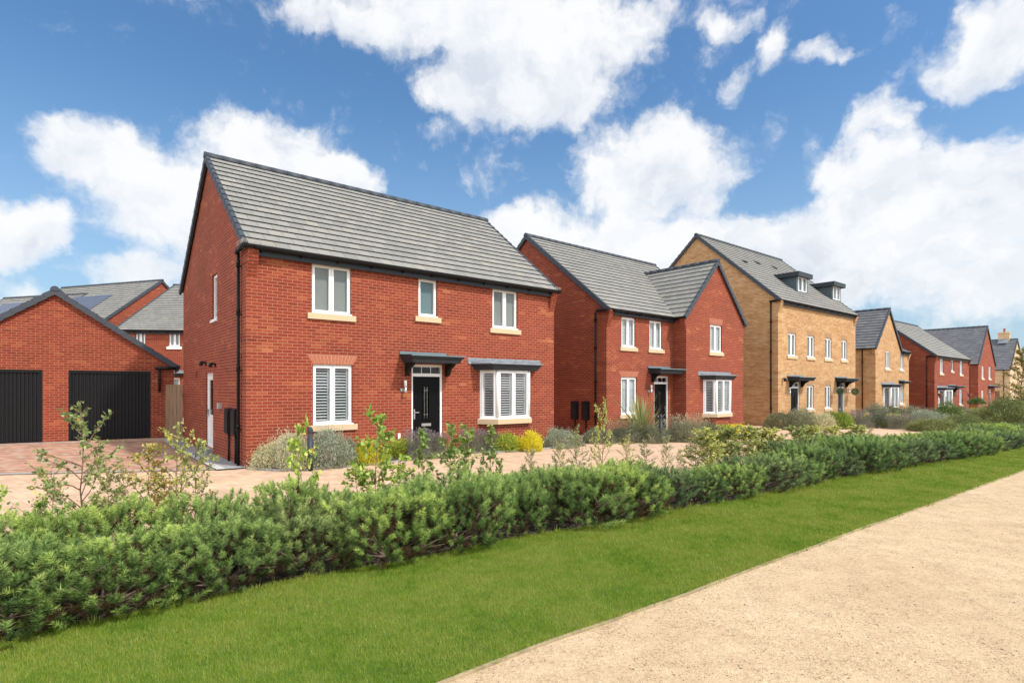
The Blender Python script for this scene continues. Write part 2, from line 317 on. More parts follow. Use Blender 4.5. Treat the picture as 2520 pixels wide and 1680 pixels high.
        du = T.math('MULTIPLY', T.math('MINIMUM', fu, T.math('SUBTRACT', 1, fu)), w); dv = T.math('MULTIPLY', T.math('MINIMUM', fv, T.math('SUBTRACT', 1, fv)), h)
        j = T.maprange(T.math('MINIMUM', du, dv), .002, .007)
        idv = T.new('ShaderNodeCombineXYZ'); T.put(idv.inputs[0], cl); T.put(idv.inputs[1], row)
        wn = T.new('ShaderNodeTexWhiteNoise', noise_dimensions='2D'); T.put(wn.inputs[0], idv.outputs[0])
        n = T.noise(tc.outputs['Object'], .8, 5, .6); n2 = T.noise(tc.outputs['Object'], 40, 4, .7)
        c = T.ramp(wn.outputs[0], stops); c = T.mix(1, c, T.ramp(n, [(.3, (.86, .86, .87)), (.7, (1.08, 1.08, 1.06))]), 'MULTIPLY')
        c = T.mix(1, c, T.ramp(n2, [(.2, (.85, .85, .85)), (.8, (1.12, 1.12, 1.12))]), 'MULTIPLY')
        T.put(b.inputs['Base Color'], T.mix(j, joint, c)); b.inputs['Roughness'].default_value = .9; b.inputs['Specular IOR Level'].default_value = .2
        bump(T, b, T.math('ADD', j, T.math('MULTIPLY', n2, .4)), .35, .006); return m
    M['paving'] = paving('buff_block_paving', [(0, (.46, .315, .215)), (.5, (.53, .365, .245)), (1, (.59, .41, .28))], (.37, .265, .185, 1), R(39))
    M['paving_red'] = paving('brindle_block_paving', [(0, (.29, .155, .11)), (.35, (.38, .21, .145)), (.75, (.45, .255, .17)), (1, (.39, .31, .25))], (.36, .26, .19, 1), R(25))
    m, T, b = mat('far_field'); tc = T.new('ShaderNodeTexCoord'); n = T.noise(tc.outputs['Object'], .12, 5, .6)
    T.put(b.inputs['Base Color'], T.ramp(n, [(.3, (.06, .085, .03)), (.7, (.12, .13, .05))])); b.inputs['Roughness'].default_value = .95; M['field'] = m
ground_mats()

# ------------------------------------------------------------------ mesh helpers
def prop(o, label=None, cat=None, group=None, kind=None):
    if label: o['label'] = label
    if cat: o['category'] = cat
    if group: o['group'] = group
    if kind: o['kind'] = kind
    return o
def empty(name, loc, rz=0, label=None, cat=None, group=None):
    o = bpy.data.objects.new(name, None); COL.objects.link(o); o.location = loc; o.rotation_euler = (0, 0, rz); o.empty_display_size = .3
    return prop(o, label, cat, group)
class MB:
    def __init__(s): s.v = []; s.f = []; s.mi = []; s.uv = {}; s.smooth = []
    def vert(s, p): s.v.append(tuple(p)); return len(s.v)-1
    def face(s, pts, mi=0, uv=None, smooth=False):
        b = len(s.v); s.v.extend(tuple(p) for p in pts); s.f.append(list(range(b, b+len(pts)))); s.mi.append(mi); s.smooth.append(smooth)
        if uv: s.uv[len(s.f)-1] = uv
    def hexa(s, c, mi=0):   # c: 8 corners, bottom ring then top ring
        b = len(s.v); s.v.extend(tuple(p) for p in c)
        for q in ((0, 3, 2, 1), (4, 5, 6, 7), (0, 1, 5, 4), (1, 2, 6, 5), (2, 3, 7, 6), (3, 0, 4, 7)):
            s.f.append([b+i for i in q]); s.mi.append(mi); s.smooth.append(False)
    def box(s, x0, x1, y0, y1, z0, z1, mi=0, P=None):
        c = [(x0, y0, z0), (x1, y0, z0), (x1, y1, z0), (x0, y1, z0), (x0, y0, z1), (x1, y0, z1), (x1, y1, z1), (x0, y1, z1)]
        if P: c = [P(*q) for q in c]
        s.hexa(c, mi)
    def tube(s, pts, r, n=8, mi=0, cap=True, r1=None):
        pts = [Vector(p) for p in pts]; k = len(pts); b = len(s.v)
        up = Vector((0, 0, 1))
        for i, p in enumerate(pts):
            t = (pts[min(i+1, k-1)]-pts[max(i-1, 0)]).normalized()
            a = t.cross(up); a = Vector((1, 0, 0)) if a.length < 1e-3 else a.normalized(); c = t.cross(a).normalized()
            rr = r if r1 is None else r+(r1-r)*i/(k-1)
            for j in range(n):
                w = 2*math.pi*j/n; s.v.append(tuple(p+a*rr*math.cos(w)+c*rr*math.sin(w)))
        for i in range(k-1):
            for j in range(n):
                s.f.append([b+i*n+j, b+i*n+(j+1) % n, b+(i+1)*n+(j+1) % n, b+(i+1)*n+j]); s.mi.append(mi); s.smooth.append(True)
        if cap:
            for e in (0, k-1): s.f.append([b+e*n+j for j in range(n)]); s.mi.append(mi); s.smooth.append(False)
    def prism(s, poly, a0, a1, P, mi=0):   # poly in (d,z), extruded along u from a0 to a1 through P(u,d,z)
        n = len(poly); b = len(s.v)
        for a in (a0, a1):
            for (d, z) in poly: s.v.append(tuple(P(a, d, z)))
        for i in range(n):
            s.f.append([b+i, b+(i+1) % n, b+n+(i+1) % n, b+n+i]); s.mi.append(mi); s.smooth.append(False)
        s.f.append([b+i for i in range(n)]); s.mi.append(mi); s.smooth.append(False)
        s.f.append([b+n+i for i in range(n)]); s.mi.append(mi); s.smooth.append(False)
    def lathe(s, prof, c, n=12, mi=0):
        b = len(s.v)
        for (r, z) in prof:
            for j in range(n):
                w = 2*math.pi*j/n; s.v.append((c[0]+r*math.cos(w), c[1]+r*math.sin(w), c[2]+z))
        for i in range(len(prof)-1):
            for j in range(n):
                s.f.append([b+i*n+j, b+i*n+(j+1) % n, b+(i+1)*n+(j+1) % n, b+(i+1)*n+j]); s.mi.append(mi); s.smooth.append(True)
    def build(s, name, mats, parent=None, fix=True, autouv=True, **pr):
        me = bpy.data.meshes.new(name); me.from_pydata(s.v, [], s.f)
        if not isinstance(mats, (list, tuple)): mats = [mats]
        for m in mats: me.materials.append(m)
        me.polygons.foreach_set('material_index', s.mi); me.polygons.foreach_set('use_smooth', s.smooth)
        if autouv:
            uvl = me.uv_layers.new(name='UVMap')
            for p in me.polygons:
                ex = s.uv.get(p.index)
                n = p.normal
                for k, li in enumerate(p.loop_indices):
                    if ex: uvl.data[li].uv = ex[k]; continue
                    c = me.vertices[me.loops[li].vertex_index].co
                    if abs(n.z) > .8: uvl.data[li].uv = (c.x, c.y)
                    elif abs(n.x) > abs(n.y)*1.3: uvl.data[li].uv = (c.y, c.z)
                    elif abs(n.y) > abs(n.x)*1.3: uvl.data[li].uv = (c.x, c.z)
                    else: uvl.data[li].uv = ((c.x+(c.y if n.x*n.y < 0 else -c.y))*.7071, c.z)
        if fix:
            bm = bmesh.new(); bm.from_mesh(me); bmesh.ops.recalc_face_normals(bm, faces=bm.faces); bm.to_mesh(me); bm.free()
        me.update()
        o = bpy.data.objects.new(name, me); COL.objects.link(o)
        if parent: o.parent = parent
        return prop(o, **pr)
def npmesh(name, V, T, tint, mats, mi=None, smooth=False):
    V = np.asarray(V, np.float32); T = np.asarray(T, np.int32); k = T.shape[1]
    me = bpy.data.meshes.new(name); me.vertices.add(len(V)); me.vertices.foreach_set('co', V.ravel())
    me.loops.add(T.size); me.loops.foreach_set('vertex_index', T.ravel())
    me.polygons.add(len(T)); me.polygons.foreach_set('loop_start', np.arange(0, T.size, k, dtype=np.int32))
    if smooth: me.polygons.foreach_set('use_smooth', np.ones(len(T), bool))
    if not isinstance(mats, (list, tuple)): mats = [mats]
    for m in mats: me.materials.append(m)
    if mi is not None: me.polygons.foreach_set('material_index', np.asarray(mi, np.int32))
    a = me.attributes.new('tint', 'FLOAT', 'FACE'); a.data.foreach_set('value', np.asarray(tint, np.float32))
    me.update(calc_edges=True); return me
def link(name, me, loc=(0, 0, 0), rz=0, sc=(1, 1, 1), parent=None, **pr):
    o = bpy.data.objects.new(name, me); COL.objects.link(o); o.location = loc; o.rotation_euler = (0, 0, rz); o.scale = sc
    if parent: o.parent = parent
    return prop(o, **pr)

# ------------------------------------------------------------------ terrain
def ss(a, b, x): t = min(1, max(0, (x-a)/(b-a))); return t*t*(3-2*t)
def gz(x, y):
    d = x*.775+y*.632
    g = 0 if d < 12 else -.0125*(d-12)
    g = max(g, -.85)
    return g+.13*ss(12.5, 18.5, y)*ss(-9.5, -12.0, x)
def px2g(px, py, dz=0):       # where the sight line of a photograph pixel meets the ground
    Z = 1.8*F/(py-YH)
    for _ in range(30): Z = (1.8-gz((px-CX)/F*Z, Z)-dz)*F/(py-YH)
    return ((px-CX)/F*Z, Z)
AX = (.8304, .5572); NX = (-.5572, .8304)
def dp(x, y): return (x*AX[0]+y*AX[1], x*NX[0]+y*NX[1])
def xy(d, p): return (d*AX[0]+p*NX[0], d*AX[1]+p*NX[1])
hedge_px = [(0, 1581.7), (134, 1553), (306, 1520.5), (421, 1488), (600, 1458), (751, 1424.7), (974, 1391), (1160, 1349.8), (1278.6, 1326), (1427, 1303.8), (1546, 1283), (1700, 1252), (1800, 1236.8), (1895, 1215), (2118, 1170), (2327.6, 1135), (2520, 1102)]
path_px = [(1089, 1678), (1344, 1580.6), (1520, 1523), (1600, 1493), (1881, 1389), (2115, 1302), (2328, 1227.5), (2520, 1157)]
def line_fn(pts):
    q = np.array([dp(*px2g(*p)) for p in pts]); q = q[np.argsort(q[:, 0])]
    s0 = (q[3, 1]-q[0, 1])/(q[3, 0]-q[0, 0]); s1 = (q[-1, 1]-q[-3, 1])/(q[-1, 0]-q[-3, 0])
    q = np.vstack([[q[0, 0]-8, q[0, 1]-8*s0*.5], q, [q[-1, 0]+40, q[-1, 1]+40*s1]])
    return lambda d: np.interp(d, q[:, 0], q[:, 1])
hfn, efn = line_fn(hedge_px), line_fn(path_px)
BACK = 1.95
def strip(name, f0, f1, n, d0, d1, step, dz, m):
    ds = np.arange(d0, d1+step, step); mb = MB()
    V = []; 
    for d in ds:
        a, b = float(f0(d)), float(f1(d))
        for k in range(n+1):
            p = a+(b-a)*k/n; x, y = xy(d, p); V.append((x, y, gz(x, y)+dz))
    for i in range(len(ds)-1):
        for k in range(n):
            q = i*(n+1)+k; mb.f.append([q, q+n+1, q+n+2, q+1]); mb.mi.append(0); mb.smooth.append(True)
    mb.v = V
    return mb.build(name, m, fix=False, autouv=False, kind='structure')
strip('gravel_path', lambda d: efn(d)-14, lambda d: efn(d), 12, -12, 60, .5, 0, M['gravel'])
strip('lawn', lambda d: efn(d), lambda d: hfn(d), 8, -10, 60, .4, .01, M['lawn'])
strip('hedge_bed', lambda d: hfn(d), lambda d: hfn(d)+BACK, 5, -10, 60, .4, -.01, M['mulch'])
strip('block_paving', lambda d: hfn(d)+BACK, lambda d: hfn(d)+BACK+75, 60, -40, 95, 1.0, 0, M['paving'])
g = 3000
xs = [-g, -300, -80, -40, -20, -10, 0, 10, 20, 30, 40, 50, 60, 80, 120, 300, g]
mb = MB(); mb.v = [(x, y, gz(x, y)-.16) for y in xs for x in xs]; n_ = len(xs)
for i in range(n_-1):
    for j in range(n_-1): mb.f.append([i*n_+j, i*n_+j+1, (i+1)*n_+j+1, (i+1)*n_+j]); mb.mi.append(0); mb.smooth.append(True)
mb.build('ground', M['field'], fix=False, autouv=False, kind='structure')
# timber edging along the path
mb = MB(); ds = np.arange(-8, 40, .5)
for a, b in zip(ds[:-1], ds[1:]):
    c = []
    for z in (-.05, .016):
        for (d, o) in ((a, -.022), (b, -.022), (b, .004), (a, .004)):
            x, y = xy(d, float(efn(d))+o+.007*math.sin(d*2.7)+.006*math.sin(d*7.1+1)); c.append((x, y, gz(x, y)+z))
    mb.hexa(c)
mb.build('path_edging', M['timber'], kind='structure')

# ------------------------------------------------------------------ house building
class House:
    def __init__(s, name, label, cat, X, Z, yaw, g, W, D, e, rz, wall, tile='tile', group=None):
        s.X, s.Z, s.yaw, s.g, s.W, s.D, s.e, s.rz = X, Z, R(yaw), g, W, D, e, rz-g     # e: eaves above own ground; rz given absolute
        s.root = empty(name, (X, Z, g), R(90-yaw), label, cat, group); s.wall = M[wall]; s.tile = M[tile]; s.wallname = wall
    def s_at(s, px, t=0):
        sn, cs = math.sin(s.yaw), math.cos(s.yaw); X0 = s.X-cs*t; Z0 = s.Z+sn*t; k = (px-CX)/F
        return (k*Z0-X0)/(sn-k*cs)
    def z_at(s, px, py, t=0):
        sn, cs = math.sin(s.yaw), math.cos(s.yaw); Zd = s.Z+sn*t+s.s_at(px, t)*cs
        return 1.8-(py-YH)*Zd/F-s.g
    def rect(s, x0, x1, yt, yb, t=0): return (s.s_at(x0, t), s.s_at(x1, t), s.z_at(x0, yb, t), s.z_at(x0, yt, t))
def PF(t0=0): return lambda u, d, z: (u, t0+d, z)          # front face at y=t0, d goes inwards
def PL(x0=0): return lambda u, d, z: (x0+d, u, z)          # left side face
def PR(x0): return lambda u, d, z: (x0-d, u, z)
def wallrect(mb, P, u0, u1, z0, z1, holes=(), dep=.11):
    us = sorted({u0, u1, *[h[0] for h in holes], *[h[1] for h in holes]}); zs = sorted({z0, z1, *[h[2] for h in holes], *[h[3] for h in holes]})
    us = [u for u in us if u0-1e-6 <= u <= u1+1e-6]; zs = [z for z in zs if z0-1e-6 <= z <= z1+1e-6]
    for a, b in zip(us[:-1], us[1:]):
        for c, d in zip(zs[:-1], zs[1:]):
            m = ((a+b)/2, (c+d)/2)
            if any(h[0] < m[0] < h[1] and h[2] < m[1] < h[3] for h in holes): continue
            mb.face([P(a, 0, c), P(b, 0, c), P(b, 0, d), P(a, 0, d)])
    for (a, b, c, d) in holes:
        mb.face([P(a, 0, c), P(a, dep, c), P(a, dep, d), P(a, 0, d)]); mb.face([P(b, 0, c), P(b, dep, c), P(b, dep, d), P(b, 0, d)])
        mb.face([P(a, 0, c), P(b, 0, c), P(b, dep, c), P(a, dep, c)]); mb.face([P(a, 0, d), P(b, 0, d), P(b, dep, d), P(a, dep, d)])
def slope(mb, E, A, La, B, run, z0, z1, cs=.315, holes=()):
    """stepped tile courses: E eave corner (x,y), A direction along the eave, B horizontal direction up the slope"""
    L = math.hypot(run, z1-z0); n = max(2, round(L/cs)); A = Vector((*A, 0)); B = Vector((*B, 0)); E0 = Vector((*E, z0))
    up = (B*run+Vector((0, 0, z1-z0)))/L; nr = A.cross(up); nr = nr if nr.z > 0 else -nr; nr.normalize()
    for i in range(n):
        a = E0+up*(L*i/n-.025)+nr*.046; b = E0+up*(L*(i+1)/n)+nr*.012; al = E0+up*(L*i/n-.012)+nr*.002
        mb.face([a, a+A*La, b+A*La, b], 0, [(0, i+.02), (La, i+.02), (La, i+.98), (0, i+.98)])
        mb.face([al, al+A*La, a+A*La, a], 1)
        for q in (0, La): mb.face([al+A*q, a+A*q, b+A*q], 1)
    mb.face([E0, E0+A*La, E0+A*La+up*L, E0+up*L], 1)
def verge(mb, P0, P1, out, cs=.315):
    P0, P1, out = Vector(P0), Vector(P1), Vector(out); L = (P1-P0).length; n = max(2, round(L/cs)); up = (P1-P0)/L
    nr = out.cross(up); nr = nr if nr.z > 0 else -nr; nr.normalize()
    for i in range(n):
        a = P0+up*(L*i/n-.03); b = P0+up*(L*(i+1)/n+.01); h0, h1 = .062, .036
        c = []
        for (hh, o0, o1) in ((-.12, -.03, .035),):
            c = [a-nr*.105-out*.03, a-nr*.105+out*.04, b-nr*.13+out*.034, b-nr*.13-out*.03, a+nr*h0-out*.055, a+nr*h0+out*.04, b+nr*h1+out*.034, b+nr*h1-out*.055]
        mb.hexa(c)
def ridge(mb, P0, P1, r=.115):
    P0, P1 = Vector(P0), Vector(P1); L = (P1-P0).length; n = max(2, round(L/.45)); a = (P1-P0)/L; sd = Vector((0, 0, 1)).cross(a)
    for i in range(n):
        p, q = P0+a*(L*i/n), P0+a*(L*(i+1)/n+.02); b = len(mb.v)
        for pt, rr in ((p, r+.004), (q, r)):
            for k in range(9):
                w = math.pi*k/8*1.16-.25; mb.v.append(tuple(pt+sd*rr*math.cos(w)+Vector((0, 0, rr*math.sin(w)*1.0-.03))))
        for k in range(8): mb.f.append([b+k, b+k+1, b+9+k+1, b+9+k]); mb.mi.append(0); mb.smooth.append(True)
        for e in (0, 9): mb.f.append([b+e+k for k in range(9)]); mb.mi.append(0); mb.smooth.append(False)
def gutter(par, P, u0, u1, z, d, brackets=True):
    """P(u,d,z); gutter centre at depth d, height z"""
    mb = MB(); n = 8; r = .075
    for i in range(n):
        w0, w1 = math.pi*(1+i/n), math.pi*(1+(i+1)/n)
        q = [P(u0, d+r*math.cos(w0), z+r*math.sin(w0)), P(u1, d+r*math.cos(w0), z+r*math.sin(w0)), P(u1, d+r*math.cos(w1), z+r*math.sin(w1)), P(u0, d+r*math.cos(w1), z+r*math.sin(w1))]
        mb.face(q, smooth=True); q2 = [P(u, d+(r-.01)*math.cos(w), z+(r-.01)*math.sin(w)) for (u, w) in ((u0, w0), (u1, w0), (u1, w1), (u0, w1))]; mb.face(q2)
    for u in (u0, u1): mb.face([P(u, d+r*math.cos(math.pi*(1+i/n)), z+r*math.sin(math.pi*(1+i/n))) for i in range(n+1)])
    mb.box(u0, u1, d-r-.004, d-r+.008, z-.004, z+.012, 0, P)
    if brackets and u1-u0 > 1:
        k = int((u1-u0)/.85)
        for i in range(k+1):
            u = u0+.15+(u1-u0-.3)*i/max(1, k)
            mb.prism([(d-r-.008, z+.014), (d-r-.008, z-.02), (d-.03, z-r-.016), (d+r+.02, z-r-.05), (d+r+.02, z-.01), (d, z-r-.003), (d-r, z)], u-.014, u+.014, P)
    return mb.build('gutter', M['black'], par)
def pipe(par, pts, clips=(), r=.036, out=(0, -1)):
    mb = MB(); mb.tube(pts, r, 10)
    for (x, y, z) in clips: mb.box(x-.05-abs(out[1])*.0, x+.05, y-.05, y+.05, z-.018, z+.018); mb.lathe([(r+.001, -.05), (r+.007, -.05), (r+.007, .05), (r+.001, .05)], (x, y, z+.08), 10)
    return mb.build('downpipe', M['black'], par)
def corbel(mb, P, u0, u1, ztop, n=7, step=.022, th=.012):
    for i in range(n):
        z = ztop-.075*(i+1); mb.box(u0, u1, -step*(n-i), .01, z+.0035, z+.0715, 0, P)
        mb.box(u0+.003, u1-.003, -step*(n-i)+.012, .0, z-.0035, z+.0035, 0, P)
def arch(par, P, u0, u1, z, h=.225, m='voussoir', flare=.13):
    mb = MB(); n = max(7, int((u1-u0)/.075)); z1 = z+h
    mb.prism([(-.001, z), (.02, z), (.02, z1), (-.001, z1)], u0, u1, P, 1)
    def U(k, top): t = k/n; return (u0+(u1-u0)*t) if not top else (u0-flare+(u1-u0+2*flare)*t)
    back = [P(U(0, 0), -.002, z), P(U(n, 0), -.002, z), P(U(n, 1), -.002, z1), P(U(0, 1), -.002, z1)]; mb.face(back, 1)
    for k in range(n):
        g_ = .055; a0, a1 = U(k+g_, 0), U(k+1-g_, 0); b0, b1 = U(k+g_, 1), U(k+1-g_, 1)
        mid = z+h*(.35 if k % 2 else .65)
        for (za, zb) in ((z+.004, mid-.003), (mid+.003, z1-.004)):
            fa, fb = (za-z)/h, (zb-z)/h
            q = [(a0+(b0-a0)*fa, za), (a1+(b1-a1)*fa, za), (a1+(b1-a1)*fb, zb), (a0+(b0-a0)*fb, zb)]
            mb.hexa([P(u, .0, zz) for u, zz in q]+[P(u, -.005, zz) for u, zz in q])
    return mb.build('brick_arch', [M[m], M['mortar']], par, autouv=False)
def sash(mb, P, u0, u1, z0, z1, f=.055, d0=.05, d1=.12):
    mb.box(u0, u0+f, d0, d1, z0, z1, 0, P); mb.box(u1-f, u1, d0, d1, z0, z1, 0, P)
    mb.box(u0+f, u1-f, d0, d1, z0, z0+f, 0, P); mb.box(u0+f, u1-f, d0, d1, z1-f, z1, 0, P)
def panebox(mb, P, u0, u1, z0, z1, d=.085): mb.box(u0, u1, d, d+.006, z0, z1, 0, P)
def blinds(par, P, u0, u1, z0, z1, kind):
    mb = MB()
    if kind == 'shutter':
        n = int((z1-z0)/.072); w = u1-u0
        for k in range(n):
            z = z0+.03+(z1-z0-.06)*(k+.5)/n
            mb.prism([(.125, z-.020), (.125, z-.010), (.158, z+.012), (.158, z+.002)], u0+.01, u1-.01, P)
        mb.box(u0, u0+.028, .12, .15, z0, z1, 0, P); mb.box(u1-.05, u1, .12, .15, z0, z1, 0, P)
        m = M['slat']
    elif kind == 'venetian':
        n = int((z1-z0)/.045)
        for k in range(n):
            z = z0+(z1-z0)*(k+.5)/n; mb.prism([(.12, z-.021), (.12, z-.015), (.133, z+.023), (.133, z+.017)], u0, u1, P)
        m = M['slat']
    elif kind == 'curtain':
        k = 10
        for side in ((u0, u0+(u1-u0)*.43), (u1-(u1-u0)*.43, u1)):
            for i in range(k):
                a = side[0]+(side[1]-side[0])*i/k; b = side[0]+(side[1]-side[0])*(i+1)/k
                mb.face([P(a, .125+.02*(i % 2), z0), P(b, .14+.02*((i+1) % 2), z0), P(b, .14+.02*((i+1) % 2), z1), P(a, .14+.02*(i % 2), z1)])
        m = M['slat']
    else:
        mb.box(u0, u1, .118, .122, z0, z1, 0, P); m = M['blindblue'] if kind == 'blue' else M['blind']
    return mb.build('blind', m, par)
def window(par, P, r, n=2, blind='roller', sill=True, detail=True, sillm='stone'):
    u0, u1, z0, z1 = r; mb = MB()
    sash(mb, P, u0, u1, z0, z1, .035, .06, .13)
    gl = MB(); cells = []
    w = (u1-u0-.05)/n
    for k in range(n):
        a = u0+.025+w*k; b = a+w
        sash(mb, P, a+.003, b-.003, z0+.03, z1-.028, .058, .045, .115)
        mb.box(a+w*.2, b-w*.2, .052, .062, z1-.028, z1-.014, 0, P)
        panebox(gl, P, a+.06, b-.06, z0+.088, z1-.085); cells.append((a+.05, b-.05))
    mb.box(u0-.005, u1+.005, -.035, .06, z0, z0+.028, 0, P)
    win = mb.build('window', M['white'], par)
    gl.build('pane', M['glass'], win)
    if blind:
        for (a, b) in (cells if blind in ('shutter', 'venetian') else [(cells[0][0], cells[-1][1])]): blinds(win, P, a, b, z0+.06, z1-.06, blind)
    if sill:
        s_ = MB(); s_.box(u0-.11, u1+.11, -.05, .06, z0-.145, z0-.002, 0, P)
        bm = s_.build('sill', M[sillm], win)
    return win
def front_door(par, P, r, handle=0, m='door', lights=True, fine=True):
    """r = frame rectangle; a fanlight above, black leaf with a glazed strip"""
    u0, u1, z0, z1 = r; mb = MB(); f = .055; zt = z1-.33
    mb.box(u0, u0+f, .03, .13, z0, z1, 0, P); mb.box(u1-f, u1, .03, .13, z0, z1, 0, P); mb.box(u0+f, u1-f, .03, .13, z1-.07, z1, 0, P)
    mb.box(u0+f, u1-f, .03, .13, zt, zt+.085, 0, P); mb.box(u0+f, u1-f, .0, .13, z0, z0+.05, 0, P)
    fr = mb.build('door_frame', M['white'], par)
    g = MB(); g.box(u0+f, u1-f, .075, .082, zt+.085, z1-.07, 0, P); g.build('fanlight', M['glass'], fr)
    for t in (1/3, 2/3): bars = MB(); u = u0+f+(u1-u0-2*f)*t; bars.box(u-.009, u+.009, .068, .0745, zt+.085, z1-.07, 0, P); bars.build('glazing_bar', M['white'], fr)
    a, b, c, d = u0+f+.004, u1-f-.004, z0+.055, zt-.004; cx = (a+b)/2; hw = .085
    lf = MB(); gz0, gz1 = c+.80, d-.28
    lf.box(a, cx-hw, .07, .12, c, d, 0, P); lf.box(cx+hw, b, .07, .12, c, d, 0, P); lf.box(cx-hw, cx+hw, .07, .12, c, gz0, 0, P); lf.box(cx-hw, cx+hw, .07, .12, gz1, d, 0, P)
    sash(lf, P, cx-hw-.03, cx+hw+.03, gz0-.03, gz1+.03, .032, .058, .09); lf.box(cx-hw-.05, cx+hw+.05, .05, .075, gz1+.03, gz1+.05, 0, P); lf.box(cx-hw-.05, cx+hw+.05, .05, .075, gz0-.05, gz0-.03, 0, P)
    leaf = lf.build('door', M[m], par)
    g = MB(); g.box(cx-hw, cx+hw, .09, .096, gz0, gz1, 0, P); g.build('glazed_strip', M['glass'], leaf)
    if fine:
        ld = MB()
        for x in (cx-.045, cx+.045): ld.box(x-.003, x+.003, .084, .0895, gz0, gz1, 0, P)
        for z in (gz0+.1, gz1-.1): ld.box(cx-hw, cx+hw, .080, .0835, z-.004, z+.004, 0, P)
        ld.build('leading', M['metal'], leaf)
    h = MB(); hu = a+.06 if handle == 0 else b-.06; sg = 1 if handle == 0 else -1
    h.box(hu-.02, hu+.02, .058, .0695, c+.78, c+1.05, 0, P); h.box(min(hu, hu+sg*.13), max(hu, hu+sg*.13), .02, .04, c+.95, c+.975, 0, P); h.box(hu-.012, hu+.012, .035, .0695, c+.95, c+.975, 0, P)
    h.build('handle', M['metal'], leaf)
    lp = MB(); lp.box(cx-.15, cx+.15, .055, .0695, c+.58, c+.655, 0, P); lp.box(cx-.125, cx+.125, .048, .0545, c+.59, c+.64, 0, P); lp.build('letter_plate', M['metal'], leaf)
    st = MB(); st.box(u0-.05, u1+.05, -.35, .0, z0-.3, z0-.01, 0, P); st.build('doorstep', M['stone'], par)
    return fr
def canopy(par, P, u0, u1, zt, p=.66, brackets=None, upstand=True):
    h = .22
    mb = MB(); prof = [(0, zt), (-p, zt-.03), (-p, zt-.055), (-p+.02, zt-.06), (-p+.035, zt-.10), (-p+.075, zt-.13), (-p+.085, zt-.19), (-p+.10, zt-h), (0, zt-h)]
    ext = [0, 0, 0, .02, .035, .075, .085, .10, .10]; n = len(prof); b = len(mb.v)
    for sgn, uu in ((1, u0), (-1, u1)):
        for (d, z), e in zip(prof, ext): mb.v.append(tuple(P(uu+sgn*e, d, z)))
    for i in range(n): mb.f.append([b+i, b+(i+1) % n, b+n+(i+1) % n, b+n+i]); mb.mi.append(0); mb.smooth.append(False)
    for o in (0, n): mb.f.append([b+o+i for i in range(n)]); mb.mi.append(0); mb.smooth.append(False)
    can = mb.build('canopy', M['fascia'], par, autouv=False)
    t = MB(); t.prism([(-.0, zt+.012), (-p-.012, zt-.018), (-p-.012, zt-.05), (-p-.002, zt-.05), (-p-.002, zt-.026), (0, zt+.002)], u0-.012, u1+.012, P)
    t.box(u0-.012, u1-(u1-u0)*.13, -.03, -.002, zt+.0125, zt+.085, 0, P); t.build('canopy_flashing', M['grp'], can)
    if brackets:
        for u in brackets:
            k = MB(); z = zt-h; k.prism([(0, z), (-.42, z), (-.40, z-.05), (-.33, z-.09), (-.22, z-.14), (-.17, z-.22), (-.13, z-.30), (-.10, z-.34), (0, z-.34)], u-.045, u+.045, P); k.build('bracket', M['black'], can)
    return can
def lead_canopy(par, P, u0, u1, zt, p=.52):
    """canted bay head: lead upstand and apron over a dark moulded fascia"""
    c = .42; mb = MB()
    def ring(z, ins, pp): return [(u0+ins, 0, z), (u0+ins+c*.8, -pp, z), (u1-ins-c*.8, -pp, z), (u1-ins, 0, z)]
    rings = [ring(zt-.06, .02, p), ring(zt-.10, .05, p-.02), ring(zt-.14, .10, p-.05), ring(zt-.20, .13, p-.08), ring(zt-.235, .15, p-.1)]
    for ra, rb in zip(rings[:-1], rings[1:]):
        for i in range(3): mb.face([P(*q) for q in (ra[i], ra[i+1], rb[i+1], rb[i])])
    mb.face([P(*q) for q in rings[-1]])
    can = mb.build('bay_canopy', M['fascia'], par, autouv=False)
    t = MB(); a = ring(zt-.06, .0, p+.02); b = ring(zt-.035, .0, p+.02)
    for i in range(3): t.face([P(*q) for q in (a[i], a[i+1], b[i+1], b[i])])
    up = [(u0+.04, -.03, zt+.02), (u0+.3, -.16, zt+.0), (u1-.3, -.16, zt+.0), (u1-.04, -.03, zt+.02)]
    for i in range(3): t.face([P(*q) for q in (b[i], b[i+1], up[i+1], up[i])])
    # lead flashing dressed up the wall with a ragged end
    n = 14
    for i in range(n):
        a0 = u0-.06+(u1-u0+.12)*i/n; a1 = u0-.06+(u1-u0+.12)*(i+1)/n; w0, w1 = .018*math.sin(i*1.9), .018*math.sin((i+1)*1.9)
        for q in range(2):
            z0_, z1_ = zt-.06+.09*q, zt+.03+.09*q
            t.face([P(a0, -.012-.02*(1-q)+w0*.3, z0_), P(a1, -.012-.02*(1-q)+w1*.3, z0_), P(a1, -.006-.008*(1-q)*0, z1_+w1*.2), P(a0, -.006, z1_+w0*.2)], smooth=True)
    for (u, sg) in ((u0-.06, -1), (u1+.06, 1)):
        for k in range(3): t.face([P(u, -.014, zt-.05+.06*k), P(u+sg*.05, -.02, zt-.04+.06*k), P(u, -.012, zt-.005+.06*k)])
    t.build('lead_flashing', M['lead'], can, fix=False)
    return can
